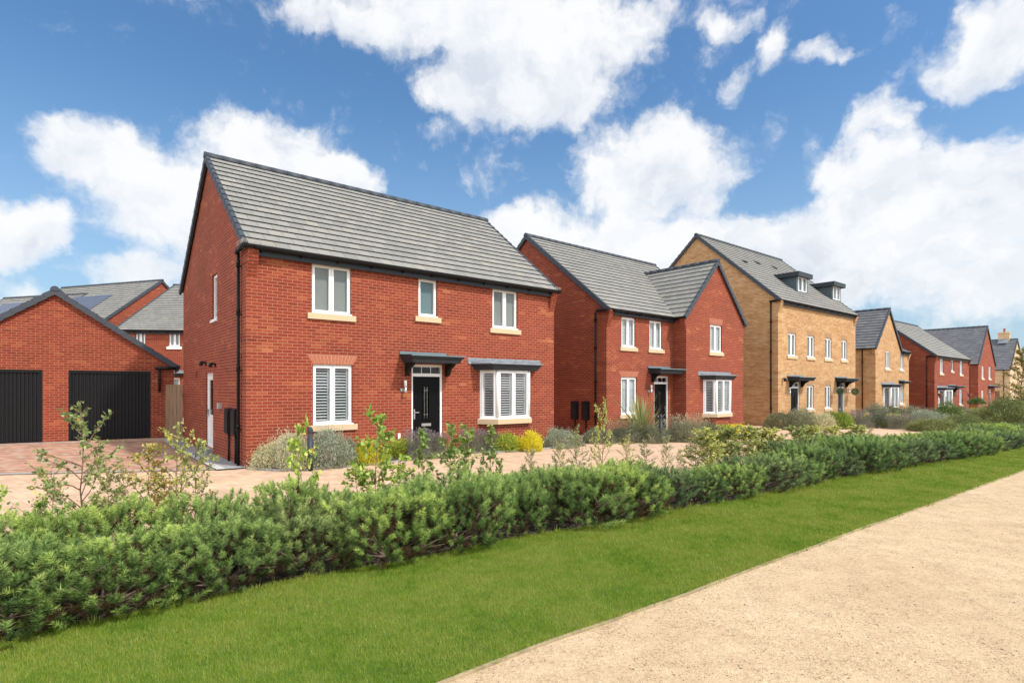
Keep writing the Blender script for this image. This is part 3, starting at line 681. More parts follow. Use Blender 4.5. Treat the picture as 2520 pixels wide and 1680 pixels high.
def bay(par, P, s0, s1, p, cut, z0, z1, blind='shutter', wall='red', zbase=-.3):
    """canted bay: s0..s1 on the wall, front face at depth -p from s0+cut to s1-cut"""
    A = [(s0, 0), (s0+cut, -p), (s1-cut, -p), (s1, 0)]
    def face_map(i):
        a, b = A[i], A[i+1]; L = math.hypot(b[0]-a[0], b[1]-a[1]); t = ((b[0]-a[0])/L, (b[1]-a[1])/L); nn = (-t[1], t[0])
        return L, (lambda u, d, z: P(a[0]+t[0]*u+nn[0]*d, a[1]+t[1]*u+nn[1]*d, z))
    w = MB()
    for i in range(3):
        L, Q = face_map(i); w.face([Q(0, .03, zbase), Q(L, .03, zbase), Q(L, .03, z0-.15), Q(0, .03, z0-.15)], uv=[(i*.3375, zbase), (i*.3375+L, zbase), (i*.3375+L, z0-.15), (i*.3375, z0-.15)])
    b = w.build('bay_base', M[wall], par)
    m = MB(); g = MB(); sl_ = []
    for i in range(3):
        L, Q = face_map(i); n = 2 if i == 1 else 1
        m.box(0, .05, 0, .08, z0, z1, 0, Q); m.box(L-.05, L, 0, .08, z0, z1, 0, Q); m.box(.05, L-.05, 0, .08, z0, z0+.04, 0, Q); m.box(.05, L-.05, 0, .08, z1-.05, z1, 0, Q)
        wd = (L-.1)/n
        for k in range(n):
            a = .05+wd*k; sash(m, Q, a+.004, a+wd-.004, z0+.04, z1-.05, .055, -.012, .06); panebox(g, Q, a+.055, a+wd-.055, z0+.09, z1-.1, .03); sl_.append((Q, a+.055, a+wd-.055))
        m.box(-.03, L+.03, -.045, .02, z0-.002, z0+.022, 0, Q)
    m.tube([P(A[1][0]+.01, A[1][1]+.012, z0), P(A[1][0]+.01, A[1][1]+.012, z1)], .045, 8); m.tube([P(A[2][0]-.01, A[2][1]+.012, z0), P(A[2][0]-.01, A[2][1]+.012, z1)], .045, 8)
    win = m.build('bay_window', M['white'], par); g.build('pane', M['glass'], win)
    for (Q, a, c) in sl_: blinds(win, (lambda Q: (lambda u, d, z: Q(u, d-.06, z)))(Q), a, c, z0+.08, z1-.09, blind)
    st = MB()
    B = [(s0-.09, 0), (s0+cut-.035, -p-.08), (s1-cut+.035, -p-.08), (s1+.09, 0)]
    lo = [P(x, y, z0-.15) for x, y in B]; hi = [P(x, y, z0-.004) for x, y in B]
    st.face(hi); st.face(lo)
    for i in range(3): st.face([lo[i], lo[i+1], hi[i+1], hi[i]])
    st.build('sill', M['stone'], win)
    return win
def wall_lamp(par, P, u, z):
    mb = MB(); mb.lathe([(.0, .155), (.036, .155), (.038, .15), (.038, -.02), (.0, -.02)], P(u, -.11, z), 12)
    l = MB(); l.lathe([(.0, -.17), (.034, -.17), (.036, -.165), (.036, -.02), (.0, -.02)], P(u, -.11, z), 12); l.tube([P(u, -.1, z-.1), P(u-.05, 0, z-.1)], .018, 8)
    q = MB(); l.tube([P(u-.05, -.03, z-.1), P(u-.05, 0, z-.1)], .055, 14)
    o = l.build('wall_lamp', M['metal'], par, autouv=False); mb.build('lamp_glass', M['lampglass'], o, autouv=False); return o
def roofset(h, x0, x1, y0, y1, ez, rz, name='roof', left=True, right=True, cs=.315, back=True):
    """gable roof with its ridge along x between y0 and y1 (eave lines)"""
    mb = MB(); ym = (y0+y1)/2
    slope(mb, (x0, y0), (1, 0), x1-x0, (0, 1), ym-y0, ez, rz, cs)
    if back: slope(mb, (x0, y1), (1, 0), x1-x0, (0, -1), y1-ym, ez, rz, cs)
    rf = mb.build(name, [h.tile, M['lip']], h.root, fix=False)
    v = MB()
    for (x, o, on) in ((x0, -1, left), (x1, 1, right)):
        if on:
            v = MB(); verge(v, (x, y0, ez), (x, ym, rz), (o, 0, 0), cs); v.build('verge', M['verge'], rf, autouv=False)
            if back: v = MB(); verge(v, (x, y1, ez), (x, ym, rz), (o, 0, 0), cs); v.build('verge', M['verge'], rf, autouv=False)
    r = MB(); ridge(r, (x0-.05, ym, rz+.03), (x1+.05, ym, rz+.03)); r.build('ridge_tiles', M['verge'], rf, autouv=False)
    return rf
def roofwing(h, x0, x1, y0, y1, ez, rz, name='gable_roof', frontverge=True, cs=.315):
    """gable roof with its ridge along y, gable at y0"""
    mb = MB(); xm = (x0+x1)/2
    slope(mb, (x0, y0), (0, 1), y1-y0, (1, 0), xm-x0, ez, rz, cs); slope(mb, (x1, y0), (0, 1), y1-y0, (-1, 0), x1-xm, ez, rz, cs)
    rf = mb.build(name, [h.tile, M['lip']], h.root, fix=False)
    for xx in (x0, x1): v = MB(); verge(v, (xx, y0, ez), (xm, y0, rz), (0, -1, 0), cs); v.build('verge', M['verge'], rf, autouv=False)
    r = MB(); ridge(r, (xm, y0-.05, rz+.03), (xm, y1, rz+.03)); r.build('ridge_tiles', M['verge'], rf, autouv=False)
    return rf
def body(h, fh, lh, x0=0, x1=None, y1=None, e=None, gable=True, rz=None, zb=-.5, extra=None):
    x1 = h.W if x1 is None else x1; y1 = h.D if y1 is None else y1; e = h.e if e is None else e; rz = h.rz if rz is None else rz
    mb = MB()
    wallrect(mb, PF(0), x0, x1, zb, e-.05, fh); wallrect(mb, PL(x0), 0, y1, zb, e, lh); wallrect(mb, PR(x1), 0, y1, zb, e); wallrect(mb, PF(y1), x0, x1, zb, e)
    if gable:
        for P in ((PL(x0), PR(x1)) if gable != 'right' else (PR(x1),)): mb.face([P(0, 0, e), P(y1, 0, e), P(y1/2, 0, rz-.05)])
    if extra: extra(mb)
    return mb.build('wall', h.wall, h.root)
def fasciaset(h, u0, u1, e, P=None, gd=-.185, soff=True):
    P = P or PF(0)
    m = MB(); m.box(u0, u1, -.105, -.085, e-.20, e+.02, 0, P); m.box(u0, u1, -.085, .0, e-.19, e-.17, 0, P); m.build('fascia', M['fascia'], h.root)
    gutter(h.root, P, u0-.1, u1+.1, e-.015, gd)
street = 'houses along the lane'
# ---- house 1
H = House('brick_house', 'largest red brick house, nearest the camera, black front door left of its bay', 'house', -5.958, 12.671, 50.8, 0, 9.47, 7.79, 4.99, 8.22, 'red', group=street)
u1 = H.rect(767.4, 864.5, 647, 768.5); u2 = H.rect(1029.8, 1076, 683.2, 777.9); u3 = H.rect(1212.1, 1273.8, 707, 807.5); w1 = H.rect(769.9, 868, 895.7, 1046.4); dr = H.rect(1012.9, 1089, 895.7, 1100)
zt_up = (u1[3]+u3[3]+u2[3])/3; zb_up = (u1[2]+u3[2])/2
u1 = (u1[0], u1[1], zb_up, zt_up); u3 = (u3[0], u3[1], zb_up, zt_up); u2 = (u2[0], u2[1], u2[2], zt_up); dr = (dr[0], dr[1], .12, dr[3])
sd = (3.38, 4.33, .16, 2.23); sw = (2.88, 3.5, 3.62, 4.86)
def ex(mb):
    corbel(mb, PF(0), 0, .225, H.e-.03, 8); corbel(mb, PF(0), H.W-.225, H.W, H.e-.03, 8)
    mb.box(-.012, 0.0, -.17, .35, H.e-.35, H.e-.31, 0)
body(H, [u1, u2, u3, w1, dr], [sd, sw], extra=ex)
roofset(H, -.07, H.W+.07, -.16, H.D+.16, H.e, H.rz); fasciaset(H, .23, H.W-.23, H.e)
gutter(H.root, PF(0), -.12, .3, H.e, -.17, False); gutter(H.root, PF(0), H.W-.3, H.W+.12, H.e, -.17, False)
g_ = MB(); g_.tube([(-.09, -.17, H.e-.03), (-.09, .42, H.e-.04)], .055, 8); g_.tube([(-.09, .42, H.e-.04), (-.09, .46, H.e-.12)], .05, 8); g_.build('gutter', M['black'], H.root)
pipe(H.root, [(-.07, .42, H.e-.08), (-.07, .42, .02)], [(-.07, .42, z) for z in (.85, 2.2, 3.5, 4.6)])
window(H.root, PF(0), u1, 2, 'roller'); window(H.root, PF(0), u2, 1, 'blue'); window(H.root, PF(0), u3, 2, 'roller')
window(H.root, PF(0), w1, 2, 'shutter'); arch(H.root, PF(0), w1[0], w1[1], w1[3]+.003)
front_door(H.root, PF(0), dr)
canopy(H.root, PF(0), H.s_at(984), H.s_at(984)+1.66, H.z_at(984, 872), .66, (dr[0]-.16, dr[1]+.13))
zb, zt = H.z_at(1226, 1031, -.42), H.z_at(1226, 909, -.42)
bay(H.root, PF(0), 6.46, 8.36, .42, .33, zb, zt); lead_canopy(H.root, PF(0), 6.10, 8.78, zt+.22, .60)
wall_lamp(H.root, PF(0), H.s_at(993), H.z_at(993, 950))
m = MB(); m.box(H.s_at(978), H.s_at(984), -.04, 0, .45, .60); m.build('socket_box', M['white'], H.root)
# gable side: door, slot window, meter boxes, lamps
window(H.root, PL(0), sw, 1, 'roller', sill=False)
m = MB(); m.box(sw[0]-.04, sw[1]+.04, -.05, .06, sw[2]-.05, sw[2]-.002, 0, PL(0)); m.build('sill', M['white'], H.root)
m = MB(); P = PL(0); a, b, c, d = sd
m.box(a, a+.06, .05, .12, c, d, 0, P); m.box(b-.06, b, .05, .12, c, d, 0, P); m.box(a+.06, b-.06, .05, .12, d-.06, d, 0, P); m.box(a+.06, b-.06, .05, .12, c, c+.05, 0, P)
fr = m.build('side_door_frame', M['white'], H.root)
m = MB(); m.box(a+.062, b-.062, .07, .11, c+.052, c+.9, 0, P); m.box(a+.062, a+.16, .07, .11, c+.9, d-.062, 0, P); m.box(b-.16, b-.062, .07, .11, c+.9, d-.062, 0, P); m.box(a+.16, b-.16, .07, .11, d-.2, d-.062, 0, P)
sash(m, P, a+.2, b-.2, c+.2, c+.75, .03, .058, .08); sdo = m.build('side_door', M['white_door'], H.root)
m = MB(); panebox(m, P, a+.16, b-.16, c+.9, d-.2, .085); m.build('pane', M['glass'], sdo)
m = MB(); m.box(b-.11, b-.085, .02, .0695, c+.85, c+1.05, 0, P); m.build('handle', M['metal'], sdo)
m = MB(); m.box(a-.05, b+.05, -.16, .05, c-.12, c-.01, 0, P); m.build('doorstep', M['kerb'], H.root)
def meters(h, P, t0, t1, z0, z1, w=.36, d=.10):
    for t in (t0, t1):
        m = MB(); m.box(t, t+w, -d, 0, z0, z1, 0, P); m.box(t+.02, t+w-.02, -d-.015, -d-.001, z0+.02, z1-.04, 0, P); m.prism([(0, z1+.03), (-d-.02, z1+.012), (-d-.02, z1), (0, z1+.002)], t-.01, t+w+.01, P)
        o = m.build('meter_box', M['meter'], h.root)
        q = MB(); q.tube([P(t+w/2, -.04, z0), P(t+w/2, -.04, -.05)], .025, 8); q.build('conduit', M['black'], o)
meters(H, PL(0), .62, 1.27, .70, 1.29)
for (t, z) in ((4.25, 2.50), (3.05, 2.42)):
    m = MB(); m.lathe([(0, .05), (.04, .05), (.045, .0), (.055, -.06), (.0, -.06)], (-.13, t, z), 12); m.tube([(0, t, z), (-.06, t, z+.03), (-.13, t, z+.04)], .025, 8); m.tube([(0, t, z), (-.03, t, z)], .055, 12); m.build('wall_lamp', M['black'], H.root, autouv=False)
m = MB(); m.box(2.35, 2.5, -.09, 0, 1.27, 1.42, 0, PL(0)); m.build('sensor_box', M['grey'], H.root)
m = MB(); m.box(5.5, 5.62, -.03, 0, 2.1, 2.32, 0, PL(0)); m.build('flue_vent', M['flue'], H.root)
for runs in ((((-.12, -.2), (.62, -.2), 20), ((-.13, -.18), (-.13, .4), 10)), (((H.W-.12, -.2), (H.W+.12, -.2), 8), ((H.W+.1, -.2), (H.W+.1, .2), 6))):
    m = MB()
    for (a, b, k) in runs:
        for i in range(k):
            t = i/k; x, y = a[0]+(b[0]-a[0])*t, a[1]+(b[1]-a[1])*t
            for s_ in (-1, 0, 1): m.tube([(x, y, H.e+.02), (x+random.uniform(-.03, .03), y+.03*s_-.01, H.e+.12)], .0022, 3, cap=False)
    m.build('bird_spikes', M['spike'], H.root, autouv=False)
# ---- house 2
H = House('brick_house', 'red brick house with a projecting front gable, second along the lane', 'house', 3.60, 21.51, 49.62, -.17, 9.29, 9.03, 4.99, 8.52, 'red', group=street)
a_, p_ = 4.40, .63; wr = 7.58+.17-.06
def R6(x0, x1, y0, y1, t=0): return H.rect(1260+x0/2.8, 1260+x1/2.8, 560+y0/2.8, 560+y1/2.8, t)
u1 = R6(755, 851, 612, 822); u2 = R6(948, 1035, 637, 838); w1 = R6(752, 861, 1028, 1290); dr = R6(979, 1076, 1022, 1380); gw = R6(1365, 1446, 665, 857, -p_)
u2 = (u2[0], u2[1], u1[2], u1[3]); dr = (dr[0], dr[1], .12, dr[3])
def ex(mb):
    P = PF(-p_); wallrect(mb, P, a_, H.W, -.5, H.e, [gw]); mb.face([P(a_, 0, H.e), P(H.W, 0, H.e), P((a_+H.W)/2, 0, wr-.03)])
    wallrect(mb, PL(a_), -p_, 0, -.5, H.e-.03); wallrect(mb, PR(H.W), -p_, 0, -.5, H.e-.03)
    corbel(mb, PF(0), 0, .225, H.e-.03, 8)
    corbel(mb, lambda u, d, z: (a_+d, -p_+u, z), 0, .225, H.e-.03, 7, .02); corbel(mb, lambda u, d, z: (H.W-d, -p_+u, z), 0, .225, H.e-.03, 7, .02)
body(H, [u1, u2, w1, dr], [], extra=ex)
roofset(H, -.07, H.W+.07, -.16, H.D+.16, H.e, H.rz)
roofwing(H, a_-.17, H.W+.17, -p_-.07, H.D/2-.2, H.e, wr)
fasciaset(H, .23, a_-.02, H.e); m = MB(); m.tube([(-.09, -.17, H.e-.03), (-.09, .42, H.e-.04)], .055, 8); m.build('gutter', M['black'], H.root)
pipe(H.root, [(-.07, .5, H.e-.08), (-.07, .5, .02)], [(-.07, .5, z) for z in (.85, 2.2, 3.5, 4.6)])
gutter(H.root, lambda u, d, z: (a_+d, u, z), -p_-.05, -.22, H.e, -.15, False)
window(H.root, PF(0), u1, 2, 'venetian'); window(H.root, PF(0), u2, 2, 'venetian'); window(H.root, PF(0), w1, 2, 'venetian'); arch(H.root, PF(0), w1[0], w1[1], w1[3]+.003)
window(H.root, PF(-p_), gw, 2, 'venetian'); arch(H.root, PF(-p_), gw[0], gw[1], gw[3]+.003, .26, flare=.1)
front_door(H.root, PF(0), dr, 1)
canopy(H.root, PF(0), dr[0]-.42, a_-.01, H.z_at(1260+945/2.8, 560+968/2.8), .63, (dr[0]-.15,))
b0 = H.s_at(1260+1318/2.8, -p_); bz = R6(1385, 1500, 1040, 1283, -p_-.4)
bay(H.root, PF(-p_), b0, b0+1.9, .42, .33, bz[2], bz[3]); lead_canopy(H.root, PF(-p_), b0-.35, b0+2.25, bz[3]+.2, .58)
wall_lamp(H.root, PF(0), H.s_at(1260+945/2.8), H.z_at(1260+945/2.8, 560+1110/2.8))
def t_left(h, px, s_=0):
    sn, cs = math.sin(h.yaw), math.cos(h.yaw); k = (px-CX)/F; X0 = h.X+sn*s_; Z0 = h.Z+cs*s_
    return (X0-k*Z0)/(cs+k*sn)
meters(H, PL(0), t_left(H, 1451), t_left(H, 1424), .72, 1.42, (t_left(H, 1404)-t_left(H, 1424))*.72, .12)
# ---- house 3
H = House('townhouse_pair', 'tall buff brick pair of houses with two slate-blue dormers on its roof', 'house', 13.99, 29.7, 50.81, -.29, 10.41, 9.65, 6.74, 10.85, 'buff', group=street)
def R7(x0, x1, y0, y1, t=0): return H.rect(1640+x0/2.904, 1640+x1/2.904, 560+y0/2.904, 560+y1/2.904, t)
ups = [R7(868, 926, 750, 915), R7(1007, 1058, 770, 925), R7(1133, 1180, 787, 938), R7(1251, 1292, 803, 948)]
zz = (sum(q[2] for q in ups)/4, sum(q[3] for q in ups)/4); ups = [(q[0], q[1], *zz) for q in ups]
d1 = R7(889, 950, 1100, 1340); d2 = R7(1225, 1270, 1112, 1340); l1 = R7(1004, 1053, 1128, 1300); l2 = R7(1133, 1176, 1128, 1295)
dt = (d1[3]+d2[3])/2; d1 = (d1[0], d1[1], .12, dt); d2 = (d2[0], d2[1], .12, dt); lz = ((l1[2]+l2[2])/2, (l1[3]+l2[3])/2); l1 = (l1[0], l1[1], *lz); l2 = (l2[0], l2[1], *lz)
body(H, ups+[d1, d2, l1, l2], [], extra=lambda mb: (corbel(mb, PF(0), 0, .3, H.e-.03, 8), corbel(mb, PF(0), H.W-.3, H.W, H.e-.03, 8)))
roofset(H, -.07, H.W+.07, -.16, H.D+.16, H.e, H.rz); fasciaset(H, .3, H.W-.3, H.e)
pipe(H.root, [(-.07, .35, H.e-.08), (-.07, .35, 0)], [(-.07, .35, z) for z in (1, 2.5, 4, 5.6)]); m = MB(); m.tube([(-.09, -.17, H.e-.03), (-.09, .4, H.e-.04)], .055, 8); m.build('gutter', M['black'], H.root)
for q in ups: window(H.root, PF(0), q, 2, 'curtain'); arch(H.root, PF(0), q[0], q[1], q[3]+.003, .3, 'voussoir_buff', .06)
for q in (l1, l2): window(H.root, PF(0), q, 2, 'curtain', sill=True); arch(H.root, PF(0), q[0], q[1], q[3]+.003, .3, 'voussoir_buff', .06)
M['door_grey'] = plain('grey_door', (.035, .042, .05), .35)
front_door(H.root, PF(0), d1, 1); front_door(H.root, PF(0), d2, 1, 'door_grey')
for q in (d1, d2): canopy(H.root, PF(0), q[0]-.42, q[1]+.62, q[3]+.30, .66, (q[0]-.14, q[1]+.2)); wall_lamp(H.root, PF(0), q[0]-.33 if q is d1 else q[1]+.5, 1.95)
for s_ in (d1[0]-.95, d2[1]+1.0):
    m = MB(); m.lathe([(0, .08), (.06, .08), (.07, 0), (.08, -.1), (0, -.1)], (s_, -.14, 2.55), 10); m.tube([(s_, 0, 2.6), (s_, -.14, 2.62)], .03, 8); m.build('security_lamp', M['black'], H.root, autouv=False)
for (xa, xb, ya, yb) in ((930, 1008, 352, 500), (1183, 1246, 420, 551)):
    # dormer front plane chosen 0.75 m up the slope from the eave
    ty = .95; x0, x1, z0, z1 = R7(xa, xb, ya, yb, ty)
    sl_ = (H.rz-H.e)/(H.D/2+.16); zr = H.e+(ty+.16)*sl_; z0 = zr; top = z1+.03; yb2 = (top-H.e)/sl_-.16+.15
    m = MB(); wx0, wx1 = x0+.16, x1-.16
    m.box(x0, wx0, ty, ty+.12, z0-.2, top); m.box(wx1, x1, ty, ty+.12, z0-.2, top); m.box(wx0, wx1, ty, ty+.12, z0-.2, z0+.1)
    m.prism([(ty+.12, z0-.1), (ty+.12, top), (yb2, top), (yb2, top-.1)], x0, x0+.1, lambda u, d, z: (u, d, z)); m.prism([(ty+.12, z0-.1), (ty+.12, top), (yb2, top), (yb2, top-.1)], x1-.1, x1, lambda u, d, z: (u, d, z))
    dm = m.build('dormer', M['dormer'], H.root, autouv=False)
    m = MB(); m.box(x0-.22, x1+.22, ty-.22, yb2+.3, top, top+.24); m.build('dormer_roof', M['fascia'], dm, autouv=False)
    m = MB(); m.box(x0-.24, x1+.24, ty-.24, yb2+.3, top+.242, top+.262); m.build('roof_trim', M['grp'], dm, autouv=False)
    sash(m := MB(), PF(ty), wx0, wx1, z0+.1, top, .05, -.02, .06)
    mid = (wx0+wx1)/2; m.box(mid-.05, mid+.05, -.02, .06, z0+.15, top-.05, 0, PF(ty)); m.build('dormer_window', M['white'], dm)
    m = MB(); panebox(m, PF(ty), wx0+.04, wx1-.04, z0+.14, top-.04, .02); m.build('pane', M['glass'], dm)
    m = MB(); m.box(wx0+.05, mid-.08, .1, .12, z0+.1, top-.04, 0, PF(ty)); m.box(mid+.1, wx1-.05, .1, .12, z0+.1, top-.04, 0, PF(ty)); m.build('blind', M['slat'], dm)
for (xx, yy) in ((1.9, 3.1), (4.0, 3.4), (6.2, 3.4)):
    sl_ = (H.rz-H.e)/(H.D/2+.16); z = H.e+(yy+.16)*sl_; m = MB(); m.prism([(yy-.25, z-.16), (yy-.25, z-.06), (yy+.1, z+.12), (yy+.1, z+.05)], xx, xx+.3, lambda u, d, z: (u, d, z)); m.build('roof_vent', M['lip'], H.root)
# ---- house 4
H = House('gabled_house', 'small buff brick house with a steep gable over a bay window, beside the dormered pair', 'house', 25.45, 39.54, 48.74, -.38, 8.06, 9.0, 4.99, 7.3, 'buff', 'slate', street)
def R8(x0, x1, y0, y1, t=0): return H.rect(2060+x0/3.92, 2060+x1/3.92, 720+y0/3.92, 720+y1/3.92, t)
b_ = 5.94; wr = 7.62+.38
u1 = R8(466, 512, 560, 735); u2 = R8(608, 645, 600, 755); u2 = (u2[0], u2[1], u1[2], u1[3]); l2 = R8(606, 643, 910, 1105); l2 = (l2[0], l2[1], .95, 2.3)
def ex(mb):
    mb.face([(0, 0, H.e-.05), (b_, 0, H.e-.05), (b_/2, 0, wr-.03)])
    corbel(mb, PF(0), H.W-.3, H.W, H.e-.03, 8); corbel(mb, lambda u, d, z: (0+d, u, z), 0, .225, H.e-.03, 7, .02)
body(H, [u1, u2, l2], [], gable='right', extra=ex)
roofset(H, b_+.19, H.W+.07, -.16, H.D+.16, H.e, H.rz, left=False); roofwing(H, -.17, b_+.17, -.07, 7.5, H.e, wr)
fasciaset(H, b_+.2, H.W-.3, H.e); gutter(H.root, lambda u, d, z: (d, u, z), 0, 6, H.e, -.15, False)
pipe(H.root, [(-.07, .8, H.e-.08), (-.07, .8, 0)], [(-.07, .8, z) for z in (1, 2.5, 4)])
window(H.root, PF(0), u1, 2, 'curtain'); window(H.root, PF(0), u2, 2, 'curtain'); window(H.root, PF(0), l2, 2, 'curtain')
b0 = H.s_at(2060+443/3.92); bz = R8(520, 575, 905, 1115, -.42)
bay(H.root, PF(0), b0, b0+2.35, .42, .33, bz[2], bz[3], wall='buff'); lead_canopy(H.root, PF(0), b0-.35, b0+2.7, bz[3]+.2, .58); canopy(H.root, PF(0), l2[0]-.3, l2[1]+.3, 2.75, .4)
# ---- house 5
H = House('brick_house', 'red brick house with a plain gabled roof and hanging cone baskets at its front', 'house', 33.88, 45.29, 50.52, -.57, 10.74, 8.13, 4.99, 7.85, 'red', group=street)
u1 = R8(992, 1025, 637, 780); u2 = R8(1100, 1123, 652, 765); u3 = R8(1185, 1212, 662, 793); l3 = R8(1180, 1208, 935, 1100); d1 = R8(1087, 1116, 930, 1100)
u3 = (u3[0], u3[1], u1[2], u1[3]); u2 = (u2[0], u2[1], u1[2]+.25, u1[3]); d1 = (d1[0], d1[1], .1, d1[3]); l3 = (l3[0], l3[1], .9, l3[3])
body(H, [u1, u2, u3, l3, d1], [], extra=lambda mb: (corbel(mb, PF(0), 0, .3, H.e-.03, 8), corbel(mb, PF(0), H.W-.3, H.W, H.e-.03, 8)))
roofset(H, -.07, H.W+.07, -.16, H.D+.16, H.e, H.rz); fasciaset(H, .3, H.W-.3, H.e)
pipe(H.root, [(-.07, .5, H.e-.08), (-.07, .5, 0)], [(-.07, .5, z) for z in (1, 2.5, 4)]); m = MB(); m.tube([(-.09, -.17, H.e-.03), (-.09, .5, H.e-.04)], .055, 8); m.build('gutter', M['black'], H.root)
for q in (u1, u2, u3, l3): window(H.root, PF(0), q, 2 if q is not u2 else 1, 'curtain')
front_door(H.root, PF(0), d1, 1, 'door_grey', fine=False); canopy(H.root, PF(0), d1[0]-.5, d1[1]+1.1, d1[3]+.3, .66, (d1[1]+.25,))
b0 = H.s_at(2060+975/3.92); bz = R8(1000, 1080, 935, 1105, -.42); bay(H.root, PF(0), b0, b0+2.6, .42, .33, bz[2], bz[3]); lead_canopy(H.root, PF(0), b0-.3, b0+2.9, bz[3]+.2, .55)
wall_lamp(H.root, PF(0), d1[1]+.75, 2.0)
H5 = H
# ---- house 6
H = House('gabled_house', 'red brick house with a tall steep gable, next to the last pale house', 'house', 48.12, 58.3, 50.16, -.69, 7.87, 10, 4.99, 8.45, 'red', 'slate', street)
u1 = R8(1395, 1418, 707, 828); u2 = R8(1462, 1485, 712, 833); l1 = R8(1393, 1415, 968, 1110); d1 = R8(1463, 1483, 955, 1130)
u2 = (u2[0], u2[1], u1[2], u1[3]); l1 = (l1[0], l1[1], .9, 2.25); d1 = (d1[0], d1[1]+.1, .1, 2.35)
body(H, [u1, u2, l1, d1], [], gable=False, extra=lambda mb: mb.face([(0, 0, H.e-.05), (H.W, 0, H.e-.05), (H.W/2, 0, H.rz-.03)]))
roofwing(H, -.17, H.W+.17, -.07, 12, H.e, H.rz, name='roof'); gutter(H.root, lambda u, d, z: (d, u, z), 0, 10, H.e, -.15, False)
pipe(H.root, [(-.07, .8, H.e-.08), (-.07, .8, 0)], [(-.07, .8, z) for z in (1, 2.5, 4)])
for q in (u1, u2, l1): window(H.root, PF(0), q, 2, 'curtain')
front_door(H.root, PF(0), d1, 1, 'door_grey', fine=False); canopy(H.root, PF(0), d1[0]-.4, d1[1]+1.9, 2.75, .6)
# ---- house 7
H = House('gabled_house', 'pale cream brick house with a chimney, farthest along the lane', 'house', 62.6, 71, 50.5, -.85, 8.6, 10, 4.99, 8.2, 'cream', 'slate', street)
u1 = R8(1700, 1716, 750, 850); l1 = R8(1697, 1716, 930, 1045)
body(H, [u1, l1], [(1.0, 2.6, .1, 2.3)], gable=False, extra=lambda mb: mb.face([(0, 0, H.e-.05), (H.W, 0, H.e-.05), (H.W/2, 0, H.rz-.03)]))
roofwing(H, -.17, H.W+.17, -.07, 12, H.e, H.rz, name='roof'); gutter(H.root, lambda u, d, z: (d, u, z), 0, 10, H.e, -.15, False)
pipe(H.root, [(-.07, .6, H.e-.08), (-.07, .6, 0)], [(-.07, .6, z) for z in (1, 2.5, 4)])
window(H.root, PF(0), u1, 2, 'curtain'); window(H.root, PF(0), l1, 2, 'curtain')
m = MB(); m.box(1.0, 2.6, .03, .08, .1, 2.3, 0, PL(0)); m.build('side_gate', M['wicker'], H.root)
m = MB(); xm = H.W/2; m.box(xm-.32, xm+.32, .7, 1.85, H.rz-.6, H.rz+.75); m.box(xm-.37, xm+.37, .65, 1.9, H.rz+.75, H.rz+.9); m.box(xm-.32, xm+.32, .7, 1.85, H.rz+.9, H.rz+.98)
ch = m.build('chimney', H.wall, H.root); m = MB(); m.lathe([(.13, 0), (.15, .05), (.12, .1), (.11, .42), (.15, .46), (.13, .5)], (xm, 1.25, H.rz+.98), 12); m.build('chimney_pot', M['terracotta'], ch, autouv=False)
m = MB(); m.prism([(-.5, 0), (.5, 0), (.5, .02), (-.5, .02)], 0, 1, lambda u, d, z: (xm-.34-u*.5, 1.27+d*1.1, H.rz+.06+z-u*.55)); m.build('lead_flashing', M['lead'], ch)

# ---- garage on the left
GY = 58.8; gu = (math.sin(R(GY)), math.cos(R(GY))); GW = 6.36
H = House('double_garage', 'red brick double garage with two black ribbed doors, left of the nearest house', 'garage', -11.55-gu[0]*GW, 19.3-gu[1]*GW, GY, .13, GW, 6.2, 2.40, 4.86, 'red')
q2 = (GW-2.86, GW-.669, 0, 2.24); q1 = (GW-5.7, GW-3.49, 0, 2.24)
mb = MB(); wallrect(mb, PF(0), 0, GW, -.5, H.e, [q1, q2]); mb.face([(0, 0, H.e), (GW, 0, H.e), (GW/2, 0, H.rz-.03)]); wallrect(mb, PR(GW), 0, 6.2, -.5, H.e); wallrect(mb, PL(0), 0, 6.2, -.5, H.e); wallrect(mb, PF(6.2), 0, GW, -.5, H.e); mb.face([(0, 6.2, H.e), (GW, 6.2, H.e), (GW/2, 6.2, H.rz-.03)]); mb.build('wall', H.wall, H.root)
roofwing(H, -.15, GW+.15, -.07, 6.27, H.e-.02, H.rz, name='roof')
for q in (q1, q2):
    m = MB(); m.box(q[0], q[0]+.06, .03, .11, 0, 2.24); m.box(q[1]-.06, q[1], .03, .11, 0, 2.24); m.box(q[0]+.06, q[1]-.06, .03, .11, 2.16, 2.24)
    fr = m.build('garage_door_frame', M['black'], H.root)
    m = MB(); n = 22; w = (q[1]-q[0]-.12)/n
    for k in range(n):
        x = q[0]+.06+w*k; m.face([(x, .085, .02), (x+w*.28, .085, .02), (x+w*.28, .085, 2.16), (x, .085, 2.16)]); m.face([(x+w*.28, .085, .02), (x+w*.42, .06, .02), (x+w*.42, .06, 2.16), (x+w*.28, .085, 2.16)])
        m.face([(x+w*.42, .06, .02), (x+w*.86, .06, .02), (x+w*.86, .06, 2.16), (x+w*.42, .06, 2.16)]); m.face([(x+w*.86, .06, .02), (x+w, .085, .02), (x+w, .085, 2.16), (x+w*.86, .06, 2.16)])
    gd = m.build('garage_door', M['black'], H.root, fix=False, autouv=False)
    m = MB(); c = (q[0]+q[1])/2; m.box(c-.06, c+.06, .0, .03, .74, .77); m.box(c-.012, c+.012, .0, .06, .68, .76); m.lathe([(0, -.02), (.02, -.02), (.02, .02), (0, .02)], (c, .03, .66), 8); m.build('handle', M['lip'], gd)
m = MB(); m.tube([(GW-.55, -.09, 2.34), (GW+.12, -.09, 2.36)], .05, 8); m.tube([(GW+.1, -.15, 2.38), (GW+.1, 5.9, 2.38)], .055, 8); m.build('gutter', M['black'], H.root)
